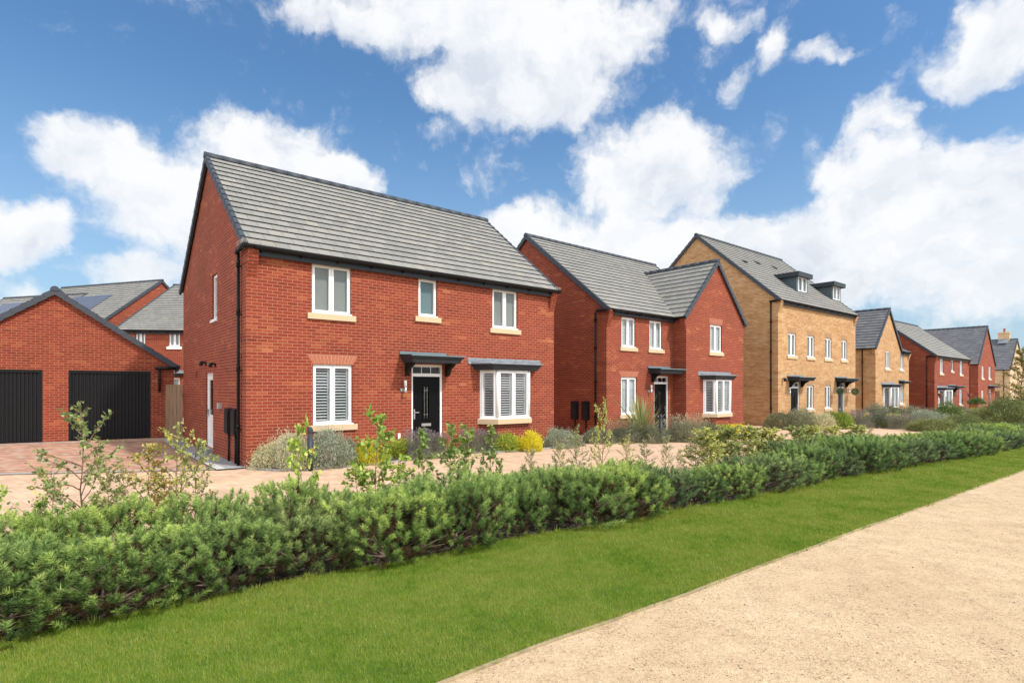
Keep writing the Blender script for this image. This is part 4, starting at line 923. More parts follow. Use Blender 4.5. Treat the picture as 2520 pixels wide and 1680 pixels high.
pipe(H.root, [(GW-.42, -.09, 2.34), (GW-.42, -.09, 1.55)], [(GW-.42, -.09, 1.9)])
m = MB(); m.box(-.2, GW-.1, -.25, .0, -.3, -.004); m.build('threshold', M['kerb'], H.root)
# ---- fence beside the garage
fx0, fy0, fx1, fy1 = -11.72, 19.12, -10.86, 18.62
r_ = empty('timber_fence', (fx0, fy0, gz(fx0, fy0)), math.atan2(fy1-fy0, fx1-fx0), 'tall brown closeboard timber fence closing the gap between garage and nearest house', 'fence')
L = math.hypot(fx1-fx0, fy1-fy0); n = 9
for k in range(n):
    m = MB(); w = L/n; m.box(w*k+.002, w*k+w*1.05, -.012-.008*(k % 2), .005-.008*(k % 2), -.1, 1.8+random.uniform(-.01, .01)); m.build('board', M['fence'], r_, autouv=False)
m = MB(); m.box(0, L, .02, .06, .4, .48); m.box(0, L, .02, .06, 1.4, 1.48); m.build('rail', M['fence'], r_, autouv=False)
r_ = empty('trellis', (-12.6, 22.2, .13), R(-20), 'green lattice trellis showing over the brown timber fence', 'trellis'); m = MB()
for k in range(16):
    m.box(k*.16, k*.16+.03, 0, .02, 1.75, 2.1)
for z in (1.78, 1.92, 2.06): m.box(0, 2.4, .021, .035, z, z+.03)
m.build('lattice', M['fence'], r_); m = MB(); m.box(0, 2.4, .04, .06, 0, 1.76); m.build('panel', M['fence'], r_)
# ---- houses behind the garage
def solar(h, x0, y0, cols, rows, ez, rz, run, pw=1.0, ph=1.6):
    sl_ = (rz-ez)/run; c = 1/math.hypot(1, sl_)
    for i in range(cols):
        for j in range(rows):
            a = x0+i*(pw+.02); b = y0+j*(ph+.02)*c; m = MB(); f = lambda u, d: (u, d, ez+(d+.16)*sl_+.07)
            m.hexa([f(a, b), f(a+pw, b), f(a+pw, b+ph*c), f(a, b+ph*c)]+[tuple(np.add(f(*q), (0, 0, .035))) for q in ((a, b), (a+pw, b), (a+pw, b+ph*c), (a, b+ph*c))]); m.build('solar_panel', M['panel'], h.root)
bk = 'houses behind the garage'
H = House('brick_house', 'red brick house behind the garage with solar panels and the highest ridge there', 'house', -38.1, 41.0, 108, .3, 10.5, 10.4, 5.4, 9.93, 'red', group=bk)
mb = MB(); body(H, [], []); roofset(H, -.07, H.W+.07, -.16, H.D+.16, H.e, H.rz); solar(H, 3.3, 1.9, 4, 1, H.e, H.rz, H.D/2+.16, 1.05, 2.2)
m = MB(); sl_ = (H.rz-H.e)/(H.D/2+.16); z = H.e+(4.2)*sl_; m.prism([(4.0, z-.1), (4.0, z), (4.3, z+.2), (4.3, z+.1)], 8.3, 8.6, lambda u, d, z: (u, d, z)); m.build('roof_vent', M['lip'], H.root)
H = House('brick_house', 'red brick house with two upstairs windows glimpsed between garage and nearest house', 'house', -22.1, 31.6, 84, .1, 9, 13.4, 4.95, 8.75, 'red', group=bk)
v1 = H.rect(333.7, 357.3, 815.8, 852); v2 = H.rect(415.7, 442.7, 814, 857); v2 = (v2[0], v2[1], v1[2], v1[3]); v3 = (v2[0]-.2, v2[1], .9, 2.3)
body(H, [v1, v2, v3], []); roofset(H, -.07, H.W+.07, -.16, H.D+.16, H.e, H.rz); fasciaset(H, 0, H.W, H.e)
for q in (v1, v2, v3): window(H.root, PF(0), q, 2, 'curtain', sillm='white')
solar(H, 3.0, 2.6, 3, 1, H.e, H.rz, H.D/2+.16, 1.05, 1.9); lead_canopy(H.root, PF(0), v3[0]-.4, v3[1]+.4, 2.6, .5)
H = House('brick_house', 'house at the left edge of the photo showing only grey roof above the garage', 'house', -42.2, 41.4, 105, .3, 8.5, 9.0, 5.2, 9.05, 'red', group=bk)
body(H, [], []); roofset(H, -.07, H.W+.07, -.16, H.D+.16, H.e, H.rz); solar(H, 1.2, 2.2, 3, 1, H.e, H.rz, H.D/2+.16, 1.05, 1.8)

# ------------------------------------------------------------------ hard landscape: red paving, kerbs, beds
def sheet(name, pts, dz, m, kind='structure', side=0):
    mb = MB(); top = [(x, y, gz(x, y)+dz) for x, y in pts]; n = len(pts)
    bm = bmesh.new(); vs = [bm.verts.new(p) for p in top]; f = bm.faces.new(vs); 
    if f.normal.z < 0 or True: f.normal_update()
    if side:
        r = bmesh.ops.extrude_face_region(bm, geom=[f]); 
        for v in [g_ for g_ in r['geom'] if isinstance(g_, bmesh.types.BMVert)]: v.co.z -= side
    bmesh.ops.triangulate(bm, faces=bm.faces)
    me = bpy.data.meshes.new(name); bm.to_mesh(me); bm.free(); me.materials.append(m)
    o = bpy.data.objects.new(name, me); COL.objects.link(o); o['kind'] = kind; return o
# brindle drive in front of the garage (a grid so that it follows the gentle rise)
def grid_quad(name, c, nu, nv, dz, m):
    mb = MB()
    for j in range(nv+1):
        for i in range(nu+1):
            s_, t_ = i/nu, j/nv
            x = (c[0][0]*(1-s_)+c[1][0]*s_)*(1-t_)+(c[3][0]*(1-s_)+c[2][0]*s_)*t_; y = (c[0][1]*(1-s_)+c[1][1]*s_)*(1-t_)+(c[3][1]*(1-s_)+c[2][1]*s_)*t_
            mb.v.append((x, y, gz(x, y)+dz))
    for j in range(nv):
        for i in range(nu): q = j*(nu+1)+i; mb.f.append([q, q+1, q+nu+2, q+nu+1]); mb.mi.append(0); mb.smooth.append(True)
    return mb.build(name, m, fix=False, autouv=False, kind='structure')
A1, A2 = px2g(0, 1172), px2g(600, 1160); A0 = (A1[0]-(A2[0]-A1[0])*1.5, A1[1]-(A2[1]-A1[1])*1.5)
vw = (-.632, .775); wl = lambda t, o=0: (-5.958+vw[0]*t-.775*o, 12.671+vw[1]*t-.632*o)
grid_quad('brindle_drive', [A0, wl(.15, .62), wl(7.6, .62), (-24, 14.2)], 40, 24, .010, M['paving_red'])
_a, _b = Vector(A0), Vector(wl(.15, .62)); _n = Vector((-(_b-_a).y, (_b-_a).x)).normalized()
M['band'] = paving('grey_band', [(0, (.27, .25, .235)), (1, (.37, .34, .32))], (.2, .18, .17, 1), R(25)) if 0 else plain('grey_band_block', (.31, .285, .265), .9, var=.2, nscale=6)
grid_quad('paving_band', [tuple(_a+_n*.02), tuple(_b+_n*.02), tuple(_b+_n*.24), tuple(_a+_n*.24)], 40, 1, .016, M['band'])
grid_quad('side_path', [wl(.0, .42), wl(.0, -.0), wl(7.7, 0), wl(7.7, .42)], 2, 20, .03, M['kerb'])
M['pale_kerb'] = plain('pale_kerb', (.42, .42, .40), .85, var=.15, nscale=10)
grid_quad('kerb', [wl(.0, .60), wl(.0, .42), wl(7.9, .42), wl(7.9, .60)], 2, 20, .036, M['pale_kerb'])
def bed(h_, pts):
    X, Z, yaw = h_; sn, cs = math.sin(R(yaw)), math.cos(R(yaw))
    w = lambda s_, t_: (X+s_*sn-t_*cs, Z+s_*cs+t_*sn)
    # smooth the front edge
    q = [pts[0]]
    for i in range(len(pts)-1):
        for k in range(1, 7):
            t = k/6; p0, p1, p2, p3 = pts[max(i-1, 0)], pts[i], pts[i+1], pts[min(i+2, len(pts)-1)]
            cr = lambda a: .5*((2*p1[a])+(-p0[a]+p2[a])*t+(2*p0[a]-5*p1[a]+4*p2[a]-p3[a])*t*t+(-p0[a]+3*p1[a]-3*p2[a]+p3[a])*t**3)
            q.append((cr(0), cr(1)))
    fr = [w(*p) for p in q]; o = sheet('flower_bed', fr+[w(q[-1][0], -.01), w(q[0][0], -.01)], .05, M['mulch'], side=.1)
    mb = MB()
    for a, b in zip(fr[:-1], fr[1:]):
        d = Vector((b[0]-a[0], b[1]-a[1])).normalized(); n = Vector((-d.y, d.x)); c = []
        for z in (-.05, .045):
            for (pt, s_) in ((a, -.09), (b, -.09), (b, .01), (a, .01)):
                x, y = pt[0]-n.x*s_*-1, pt[1]-n.y*s_*-1; c.append((x, y, gz(x, y)+z))
        mb.hexa(c)
    mb.build('bed_kerb', M['kerb'], kind='structure')
h1 = (-5.958, 12.671, 50.8); h2 = (3.60, 21.51, 49.62); h3 = (13.99, 29.7, 50.81); h4 = (25.45, 39.54, 48.74); h5 = (33.88, 45.29, 50.52)
bed(h1, [(.05, -.05), (.5, -.85), (1.4, -1.1), (2.7, -1.15), (3.6, -.95), (3.95, -.4), (3.98, -.06)])
bed(h1, [(5.45, -.06), (5.5, -.5), (6.0, -.95), (7.0, -1.2), (8.3, -1.2), (9.3, -.9), (9.75, -.35), (9.75, -.06)])
bed(h2, [(.1, -.05), (.2, -.9), (1.5, -1.4), (2.9, -1.4), (3.2, -.8), (3.2, -.06)])
bed(h2, [(4.5, -.75), (4.6, -1.3), (6, -1.9), (7.8, -1.9), (9.2, -1.5), (9.5, -.75)])
bed(h3, [(.1, -.05), (.4, -1.6), (3, -2.4), (7, -2.8), (10, -2.8), (11.5, -1.5), (11.6, -.06)])
bed(h4, [(-1, -.05), (-1, -3), (3, -5), (8, -6), (14, -6), (20, -6), (26, -4), (26, -.1)])

# ------------------------------------------------------------------ plants
def frames(dirs):
    up = np.where(np.abs(dirs[:, 2:3]) > .95, np.array([[1., 0, 0]]), np.array([[0, 0, 1.]]))
    a = np.cross(dirs, up); a /= np.linalg.norm(a, axis=1, keepdims=True)+1e-9; b = np.cross(dirs, a); return a, b
def unit(v): return v/(np.linalg.norm(v, axis=-1, keepdims=True)+1e-9)
def pine_mesh(name, R0, Hh, nshoot, nneedle, seed, m, wid=.0028):
    """mounded pine: upright bottle-brush shoots over arching branches"""
    g = np.random.default_rng(seed)
    npad = 20; pd = unit(g.normal(size=(npad, 3))+np.array([0, 0, .3])); pd[:, 2] = np.abs(pd[:, 2]); pd = unit(pd)
    prad = g.uniform(.80, 1.0, npad)
    cand = unit(g.normal(size=(nshoot*8, 3))+np.array([0, 0, .15])); cand[:, 2] = np.abs(cand[:, 2]); keep = []
    dmin = 1.75/math.sqrt(nshoot)
    for c in cand:                                   # spread the outer shoots evenly
        if len(keep) >= nshoot: break
        if not keep or np.min(np.linalg.norm(np.array(keep)-c, axis=1)) > dmin: keep.append(c)
    outer = np.array(keep); n1 = len(outer); n2 = int(n1*.55); loc = np.vstack([outer, outer[g.integers(0, n1, n2)]+g.normal(scale=.08, size=(n2, 3))]); loc = unit(loc); loc[:, 2] = np.abs(loc[:, 2])
    n = len(loc); inner = np.arange(n) >= n1
    near = np.max(loc@pd.T, axis=1); k = np.argmax(loc@pd.T, axis=1)
    sq = 1/np.power(np.power(np.abs(loc)+1e-6, 3.2).sum(1), 1/3.2)
    rr = sq*prad[k]*(1-1.5*(1-near))*g.uniform(.93, 1.05, n); rr = np.where(inner, rr*g.uniform(.55, .88, n), rr)
    base = loc*rr[:, None]*np.array([R0, R0, Hh*.86]); base[:, 2] += Hh*.05
    dirs = unit(loc*np.array([.62, .62, .3])+np.array([0, 0, .72])+g.normal(scale=.17, size=(n, 3)))
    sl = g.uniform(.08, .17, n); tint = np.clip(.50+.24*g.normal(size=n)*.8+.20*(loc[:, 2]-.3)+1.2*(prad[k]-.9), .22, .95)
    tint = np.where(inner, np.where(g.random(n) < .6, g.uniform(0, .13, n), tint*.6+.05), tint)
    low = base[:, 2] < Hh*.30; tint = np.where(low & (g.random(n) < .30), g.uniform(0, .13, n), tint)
    base[:, 0] *= np.where(low, .93, 1); base[:, 1] *= np.where(low, .93, 1); drop = low & (base[:, 2] < Hh*.10) & (g.random(n) < .5)
    idx = np.where(~drop)[0]; base, dirs, sl, tint, inner = base[idx], dirs[idx], sl[idx], tint[idx], inner[idx]; n = len(idx)
    N = n*nneedle; si = np.repeat(np.arange(n), nneedle)
    t = g.random(N)**.75; a, b = frames(dirs); w = g.uniform(0, 2*np.pi, N); ang = np.radians(np.where(t > .85, g.uniform(8, 48, N), g.uniform(42, 66, N)))
    rad = a[si]*np.cos(w)[:, None]+b[si]*np.sin(w)[:, None]
    nd = unit(dirs[si]*np.cos(ang)[:, None]+rad*np.sin(ang)[:, None]); p0 = base[si]+dirs[si]*(sl[si]*t)[:, None]; ln = g.uniform(.038, .060, N)
    side = unit(np.cross(nd, g.normal(size=(N, 3))))*wid*.5; tip = p0+nd*ln[:, None]
    V = np.empty((N*3, 3)); V[0::3] = p0-side; V[1::3] = p0+side; V[2::3] = tip
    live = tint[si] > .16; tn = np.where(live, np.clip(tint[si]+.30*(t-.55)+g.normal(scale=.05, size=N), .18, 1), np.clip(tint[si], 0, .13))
    return npmesh(name, V, np.arange(N*3).reshape(-1, 3), tn, m)
def branch_mesh(name, R0, Hh, seed, n=16):
    g = random.Random(seed); mb = MB()
    for i in range(n):
        w = 2*math.pi*i/n+g.uniform(-.2, .2); r = R0*g.uniform(.6, .92); z = Hh*g.uniform(.18, .7)
        pts = [(0, 0, 0)]
        for t in (.3, .6, .85, 1): pts.append((math.cos(w+.2*math.sin(t*5))*r*t, math.sin(w+.2*math.sin(t*5))*r*t, z*t**1.6+.03))
        mb.tube(pts, .013, 5, r1=.004)
        for _ in range(3):
            b = Vector(pts[3]); e = b+Vector((math.cos(w+g.uniform(-1, 1))*.2, math.sin(w+g.uniform(-1, 1))*.2, g.uniform(.05, .2))); mb.tube([pts[2], tuple(b), tuple(e)], .006, 4, r1=.002)
    me = bpy.data.meshes.new(name); me.from_pydata(mb.v, [], mb.f); me.materials.append(M['bark']); me.polygons.foreach_set('use_smooth', mb.smooth); return me
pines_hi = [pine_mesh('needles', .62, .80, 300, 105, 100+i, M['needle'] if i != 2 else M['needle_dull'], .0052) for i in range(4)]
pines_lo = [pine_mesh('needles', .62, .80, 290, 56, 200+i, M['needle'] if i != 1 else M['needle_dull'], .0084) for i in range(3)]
brs = [branch_mesh('branches', .5, .55, 300+i) for i in range(3)]
def camdist(x, y): return math.hypot(x, y)
# two staggered rows; order them for labels
plist = []
for row, off, sp in ((0, .42, .82), (1, 1.24, .90)):
    d = -3.4+(.35 if row else 0)
    while d < 38:
        x, y = xy(d, float(hfn(d))+off+random.uniform(-.07, .07)); plist.append((row, d, x, y)); d += sp*random.uniform(.9, 1.1)*(1+.012*max(0, d))
ordn = ['first', 'second', 'third', 'fourth', 'fifth', 'sixth', 'seventh', 'eighth', 'ninth', 'tenth', 'eleventh', 'twelfth', 'thirteenth', 'fourteenth', 'fifteenth', 'sixteenth', 'seventeenth', 'eighteenth', 'nineteenth', 'twentieth', 'twenty-first', 'twenty-second', 'twenty-third', 'twenty-fourth', 'twenty-fifth', 'twenty-sixth', 'twenty-seventh', 'twenty-eighth', 'twenty-ninth', 'thirtieth', 'thirty-first', 'thirty-second', 'thirty-third', 'thirty-fourth', 'thirty-fifth', 'thirty-sixth', 'thirty-seventh', 'thirty-eighth', 'thirty-ninth', 'fortieth', 'forty-first', 'forty-second', 'forty-third', 'forty-fourth', 'forty-fifth', 'forty-sixth', 'forty-seventh']
cnt = [0, 0]
for (row, d, x, y) in plist:
    px = CX+F*x/y if y > .3 else -9999
    if px < -420 or px > 3300 or (row == 1 and 1560 < px < 1930): continue
    near = y < 8.5; i = random.randrange(4 if near else 3); me = pines_hi[i] if near else pines_lo[i]
    grow = .90-.06*ss(4, 8, d)
    dull = (near and i == 2) or (not near and i == 1)
    o_i = cnt[row]; cnt[row] += 1
    nm = 'nearest the lawn' if row == 0 else 'in the back row beside the paving'
    lab = f"{'grey-green' if dull else 'fresh green'} dwarf pine shrub, {ordn[min(o_i, 46)]} from the left {nm}"
    r_ = empty('dwarf_pine', (x, y, gz(x, y)-.02), random.uniform(0, 6.28), lab, 'shrub', 'dwarf pines forming the low hedge')
    k = random.uniform(.80, 1.12); r_.scale = (k*1.14, k*1.14, grow*random.uniform(.80, 1.14)*(.6+.4*k))
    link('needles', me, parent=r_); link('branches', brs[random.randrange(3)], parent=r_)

def leaf_quads(C, nd, fd, ln, wd, fold=.0):
    """rhombic leaves: centre C, along nd, facing fd"""
    s = unit(np.cross(nd, fd)); L = ln[:, None]; Wd = wd[:, None]*.5
    V = np.empty((len(C)*4, 3)); V[0::4] = C; V[1::4] = C+nd*L*.45+s*Wd; V[2::4] = C+nd*L; V[3::4] = C+nd*L*.45-s*Wd
    return V, np.arange(len(C)*4).reshape(-1, 4)
def dome(name, R0, Hh, n, ln, wd, m, seed, spiky=.3, lumps=14, tips=0, tipz=0, flat=1):
    g = np.random.default_rng(seed); lumps = int(lumps*1.7)
    pd = unit(g.normal(size=(lumps, 3))+np.array([0, 0, .5])); pd[:, 2] = np.abs(pd[:, 2]); pr = g.uniform(.78, 1.04, lumps)
    d = unit(g.normal(size=(n, 3))); d[:, 2] = np.abs(d[:, 2]) ; near = np.argmax(d@pd.T, axis=1); cs = np.take_along_axis(d@pd.T, near[:, None], 1)[:, 0]
    rr = pr[near]*(1-1.15*(1-cs))*(1-.38*g.random(n)**2)*np.where(g.random(n) < .20, g.uniform(1.0, 1.24, n), 1)
    C = d*rr[:, None]*np.array([R0, R0, Hh]); C[:, 2] *= flat
    nd = unit(d*(1-spiky)+np.array([0, 0, spiky*1.5])+g.normal(scale=.5, size=(n, 3))); fd = unit(d+g.normal(scale=.8, size=(n, 3)))
    V, T = leaf_quads(C, nd, fd, g.uniform(.7, 1.3, n)*ln, g.uniform(.7, 1.3, n)*wd)
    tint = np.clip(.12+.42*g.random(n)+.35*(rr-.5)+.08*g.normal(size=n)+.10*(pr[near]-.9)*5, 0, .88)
    if tips:
        hot = (g.random(n) < tips) & (rr > .75); tint = np.where(hot, 1.0, tint)
    return npmesh(name, V, T, tint, m)
def stalks(name, R0, Hh, n, m, seed, head=.05, wid=.004, lean=.5, h0=.15):
    """upright thin stems with a flower head: lavender, catmint"""
    g = np.random.default_rng(seed); w = g.uniform(0, 6.28, n); r = R0*np.sqrt(g.random(n)); b = np.stack([r*np.cos(w)*.6, r*np.sin(w)*.6, np.full(n, h0*Hh)], 1)
    d = unit(np.stack([np.cos(w)*r/R0*lean, np.sin(w)*r/R0*lean, np.ones(n)], 1)+g.normal(scale=.13, size=(n, 3))); L = Hh*g.uniform(.6, 1.0, n)
    Vs = []; Ts = []; tn = []
    s = unit(np.cross(d, g.normal(size=(n, 3))))
    V, T = leaf_quads(b, d, s, L, np.full(n, wid)); Vs.append(V); Ts.append(T); tn.append(g.uniform(.1, .5, n))
    V, T2 = leaf_quads(b+d*(L*.86)[:, None], d, s, np.full(n, head), np.full(n, head*.3)); Vs.append(V); Ts.append(T2+len(Vs[0])); tn.append(g.uniform(.8, 1, n))
    return npmesh(name, np.vstack(Vs), np.vstack(Ts), np.concatenate(tn), m)
def merge(name, a, b, ma):
    bm = bmesh.new(); bm.from_mesh(a); bm.from_mesh(b); me = bpy.data.meshes.new(name); bm.to_mesh(me); bm.free(); me.materials.append(ma); return me
def straps(name, n, Lr, wd, m, seed, up=1.2, droop=.9):
    """sword leaves arching outwards"""
    g = random.Random(seed); V = []; T = []; tn = []
    for i in range(n):
        w = g.uniform(0, 6.28); L = g.uniform(*Lr); el = g.uniform(.5, 1.45); dx, dy = math.cos(w), math.sin(w); k = 7; b = len(V); ww = wd*g.uniform(.7, 1.2); x = z = 0; ang = el; dr = droop*g.uniform(.3, 1.2)*(1.5-el)
        r0 = g.uniform(0, .08)
        for j in range(k+1):
            t = j/k; hw = ww*.5*(1-t**2.2)+.001; px_, py_ = dx*(x+r0), dy*(x+r0); V += [(px_-dy*hw, py_+dx*hw, z+.004*0), (px_+dy*hw, py_-dx*hw, z)]
            x += math.cos(ang)*L/k; z += math.sin(ang)*L/k; ang -= dr*1.3/k*(1+t)
        c = g.random()
        for j in range(k): T.append((b+2*j, b+2*j+1, b+2*j+3, b+2*j+2)); tn.append(min(1, c*.8+.1*g.random()))
    return npmesh(name, V, T, tn, m)
def at_px(x, yb): return px2g(x, yb)
PM = {}
for i in range(2):
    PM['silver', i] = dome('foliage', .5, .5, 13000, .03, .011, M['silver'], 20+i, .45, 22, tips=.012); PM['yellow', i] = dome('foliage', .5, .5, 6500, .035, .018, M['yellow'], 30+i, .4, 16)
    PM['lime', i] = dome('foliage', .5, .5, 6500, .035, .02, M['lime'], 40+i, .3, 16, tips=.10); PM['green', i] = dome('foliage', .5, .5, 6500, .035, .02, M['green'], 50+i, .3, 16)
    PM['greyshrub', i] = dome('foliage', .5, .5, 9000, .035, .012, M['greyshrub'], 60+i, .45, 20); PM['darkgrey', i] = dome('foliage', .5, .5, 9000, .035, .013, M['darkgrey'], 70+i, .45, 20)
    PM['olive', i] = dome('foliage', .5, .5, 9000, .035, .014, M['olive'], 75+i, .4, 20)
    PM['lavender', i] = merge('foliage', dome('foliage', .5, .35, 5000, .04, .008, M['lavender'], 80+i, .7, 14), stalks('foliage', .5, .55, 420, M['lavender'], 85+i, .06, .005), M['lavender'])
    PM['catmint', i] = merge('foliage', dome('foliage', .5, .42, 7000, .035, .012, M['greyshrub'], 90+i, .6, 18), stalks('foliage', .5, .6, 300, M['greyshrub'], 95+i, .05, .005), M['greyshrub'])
names = {'silver': ('curry_plant', 'silvery grey shrub'), 'yellow': ('golden_shrub', 'bright yellow leafy shrub'), 'lime': ('golden_shrub', 'lime green and yellow shrub'), 'green': ('green_shrub', 'dark green leafy shrub'),
         'greyshrub': ('grey_shrub', 'grey-green rounded shrub'), 'darkgrey': ('grey_shrub', 'dark grey-green shrub'), 'olive': ('olive_shrub', 'olive green feathery shrub'), 'lavender': ('lavender', 'spent purple-grey lavender clump'), 'catmint': ('catmint', 'wispy grey-green catmint clump')}
def plant(typ, x, yb, yt, wpx, where):
    X, Y = at_px(x, yb); h = (yb-yt)*Y/F; w = wpx*Y/F
    nm, ds = names[typ]
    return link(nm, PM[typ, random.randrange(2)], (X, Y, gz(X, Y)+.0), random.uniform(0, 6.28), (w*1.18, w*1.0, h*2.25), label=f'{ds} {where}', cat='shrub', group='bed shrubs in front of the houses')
A = 'in the bed of the nearest house, '
for t in [('silver', 668, 1150, 1090, 112, A+'at the house corner'), ('silver', 722, 1153, 1066, 112, A+'left of the bollard'), ('silver', 812, 1147, 1062, 125, A+'under the lower window'), ('greyshrub', 862, 1141, 1085, 50, A+'between silver and yellow'),
          ('yellow', 908, 1140, 1088, 85, A+'left of the door'), ('lime', 985, 1126, 1082, 80, A+'beside the door'), ('lavender', 1032, 1130, 1070, 70, A+'beside the doorstep'), ('lavender', 1078, 1126, 1078, 55, A+'right of the doorstep'),
          ('lavender', 1165, 1112, 1066, 70, A+'left of the bay'), ('lavender', 1205, 1110, 1072, 60, A+'under the bay'), ('lime', 1246, 1110, 1064, 65, A+'under the bay middle'), ('yellow', 1302, 1109, 1066, 80, A+'right of the bay'),
          ('silver', 1376, 1101, 1056, 75, A+'at its right corner'), ('greyshrub', 1412, 1096, 1074, 45, A+'spilling past its right end')]: plant(*t)
A = 'in the bed of the second house, '
for t in [('greyshrub', 1470, 1090, 1058, 80, A+'below its left corner'), ('catmint', 1540, 1088, 1048, 90, A+'left of the flax'), ('greyshrub', 1605, 1088, 1050, 90, A+'right of the flax'), ('catmint', 1660, 1086, 1042, 60, A+'by the door'),
          ('catmint', 1700, 1087, 1036, 85, A+'right of the bollard'), ('darkgrey', 1745, 1084, 1040, 70, A+'left of the bay'), ('lime', 1782, 1078, 1044, 60, A+'under the bay'), ('yellow', 1812, 1078, 1046, 65, A+'right of the bay'), ('green', 1850, 1076, 1054, 50, A+'at its right corner')]: plant(*t)
A = 'in front of the dormered pair, '
for t in [('darkgrey', 1925, 1056, 1016, 75, A+'at the left end'), ('greyshrub', 1975, 1057, 1012, 70, A+'second from the left'), ('silver', 2022, 1058, 1018, 70, A+'in the middle'), ('lime', 2070, 1055, 1013, 55, A+'near the grey door'), ('lavender', 2115, 1054, 1018, 60, A+'at the right end'), ('darkgrey', 1950, 1048, 1014, 60, A+'tucked behind the first'), ('green', 2045, 1046, 1016, 50, A+'tucked behind the silver one')]: plant(*t)
A = 'in the long bed '
for t in [('greyshrub', 2155, 1046, 1000, 70, A+'below the buff gable'), ('darkgrey', 2165, 1052, 1020, 90, A+'low, below the buff gable'), ('darkgrey', 2198, 1040, 1000, 60, A+'under the far bay window'), ('yellow', 2190, 1052, 1022, 35, 'tiny, among lavender in the long bed'), ('greyshrub', 2240, 1048, 1006, 80, A+'between the two yellow patches'), ('lavender', 2215, 1056, 1026, 60, A+'low at the kerb'),
          ('lime', 2205, 1052, 1020, 45, A+'beside the tiny yellow one'), ('silver', 2285, 1054, 1010, 85, A+'left of the bright green one'), ('green', 2332, 1046, 994, 80, A+'bright, in front of the far red house'), ('greyshrub', 2378, 1042, 1008, 70, A+'right of the bright green one'), ('yellow', 2134, 1048, 1020, 34, A+'right of the far grey door'), ('yellow', 2236, 1052, 1024, 30, A+'before the grey-green clump'), ('olive', 2300, 1062, 1030, 110, A+'nearest the hedge top'), ('lime', 2395, 1036, 1006, 40, A+'below the topiary'),
          ('olive', 2425, 1050, 1004, 100, A+'left of the big olive one'), ('olive', 2485, 1056, 988, 130, A+'largest, at the right edge'), ('darkgrey', 2452, 1040, 996, 70, A+'behind the big olive one'), ('darkgrey', 2520, 1040, 986, 80, A+'cut by the right edge'), ('olive', 2370, 1060, 1024, 100, A+'low, right of the lime patch'), ('yellow', 2422, 1034, 1012, 30, A+'under the far porch')]: plant(*t)
# New Zealand flax and grasses
fl = straps('leaves', 120, (1.0, 1.75), .06, M['strap'], 5)
for (x, yb, s_, w_) in ((1580, 1086, 1.12, 'large striped flax with sword leaves before the second house'), (1992, 1050, .62, 'small flax between the dark door and its window'), (2045, 1048, .6, 'small flax below the third ground floor window')):
    X, Y = at_px(x, yb); link('flax', fl, (X, Y, gz(X, Y)), random.uniform(0, 6), (s_,)*3, label=w_, cat='plant')
gr = straps('leaves', 26, (.5, .85), .008, M['straw'], 9, droop=1.7)
for (x, yb, s_, w_) in ((1262, 1108, .9, 'straw coloured arching grass under the nearest bay window'), (1815, 1078, .9, 'straw coloured grass beside the second bay window'), (1685, 1086, 1.1, 'tawny grass plume by the second front door')):
    X, Y = at_px(x, yb); link('ornamental_grass', gr, (X, Y, gz(X, Y)), random.uniform(0, 6), (s_,)*3, label=w_, cat='grass')

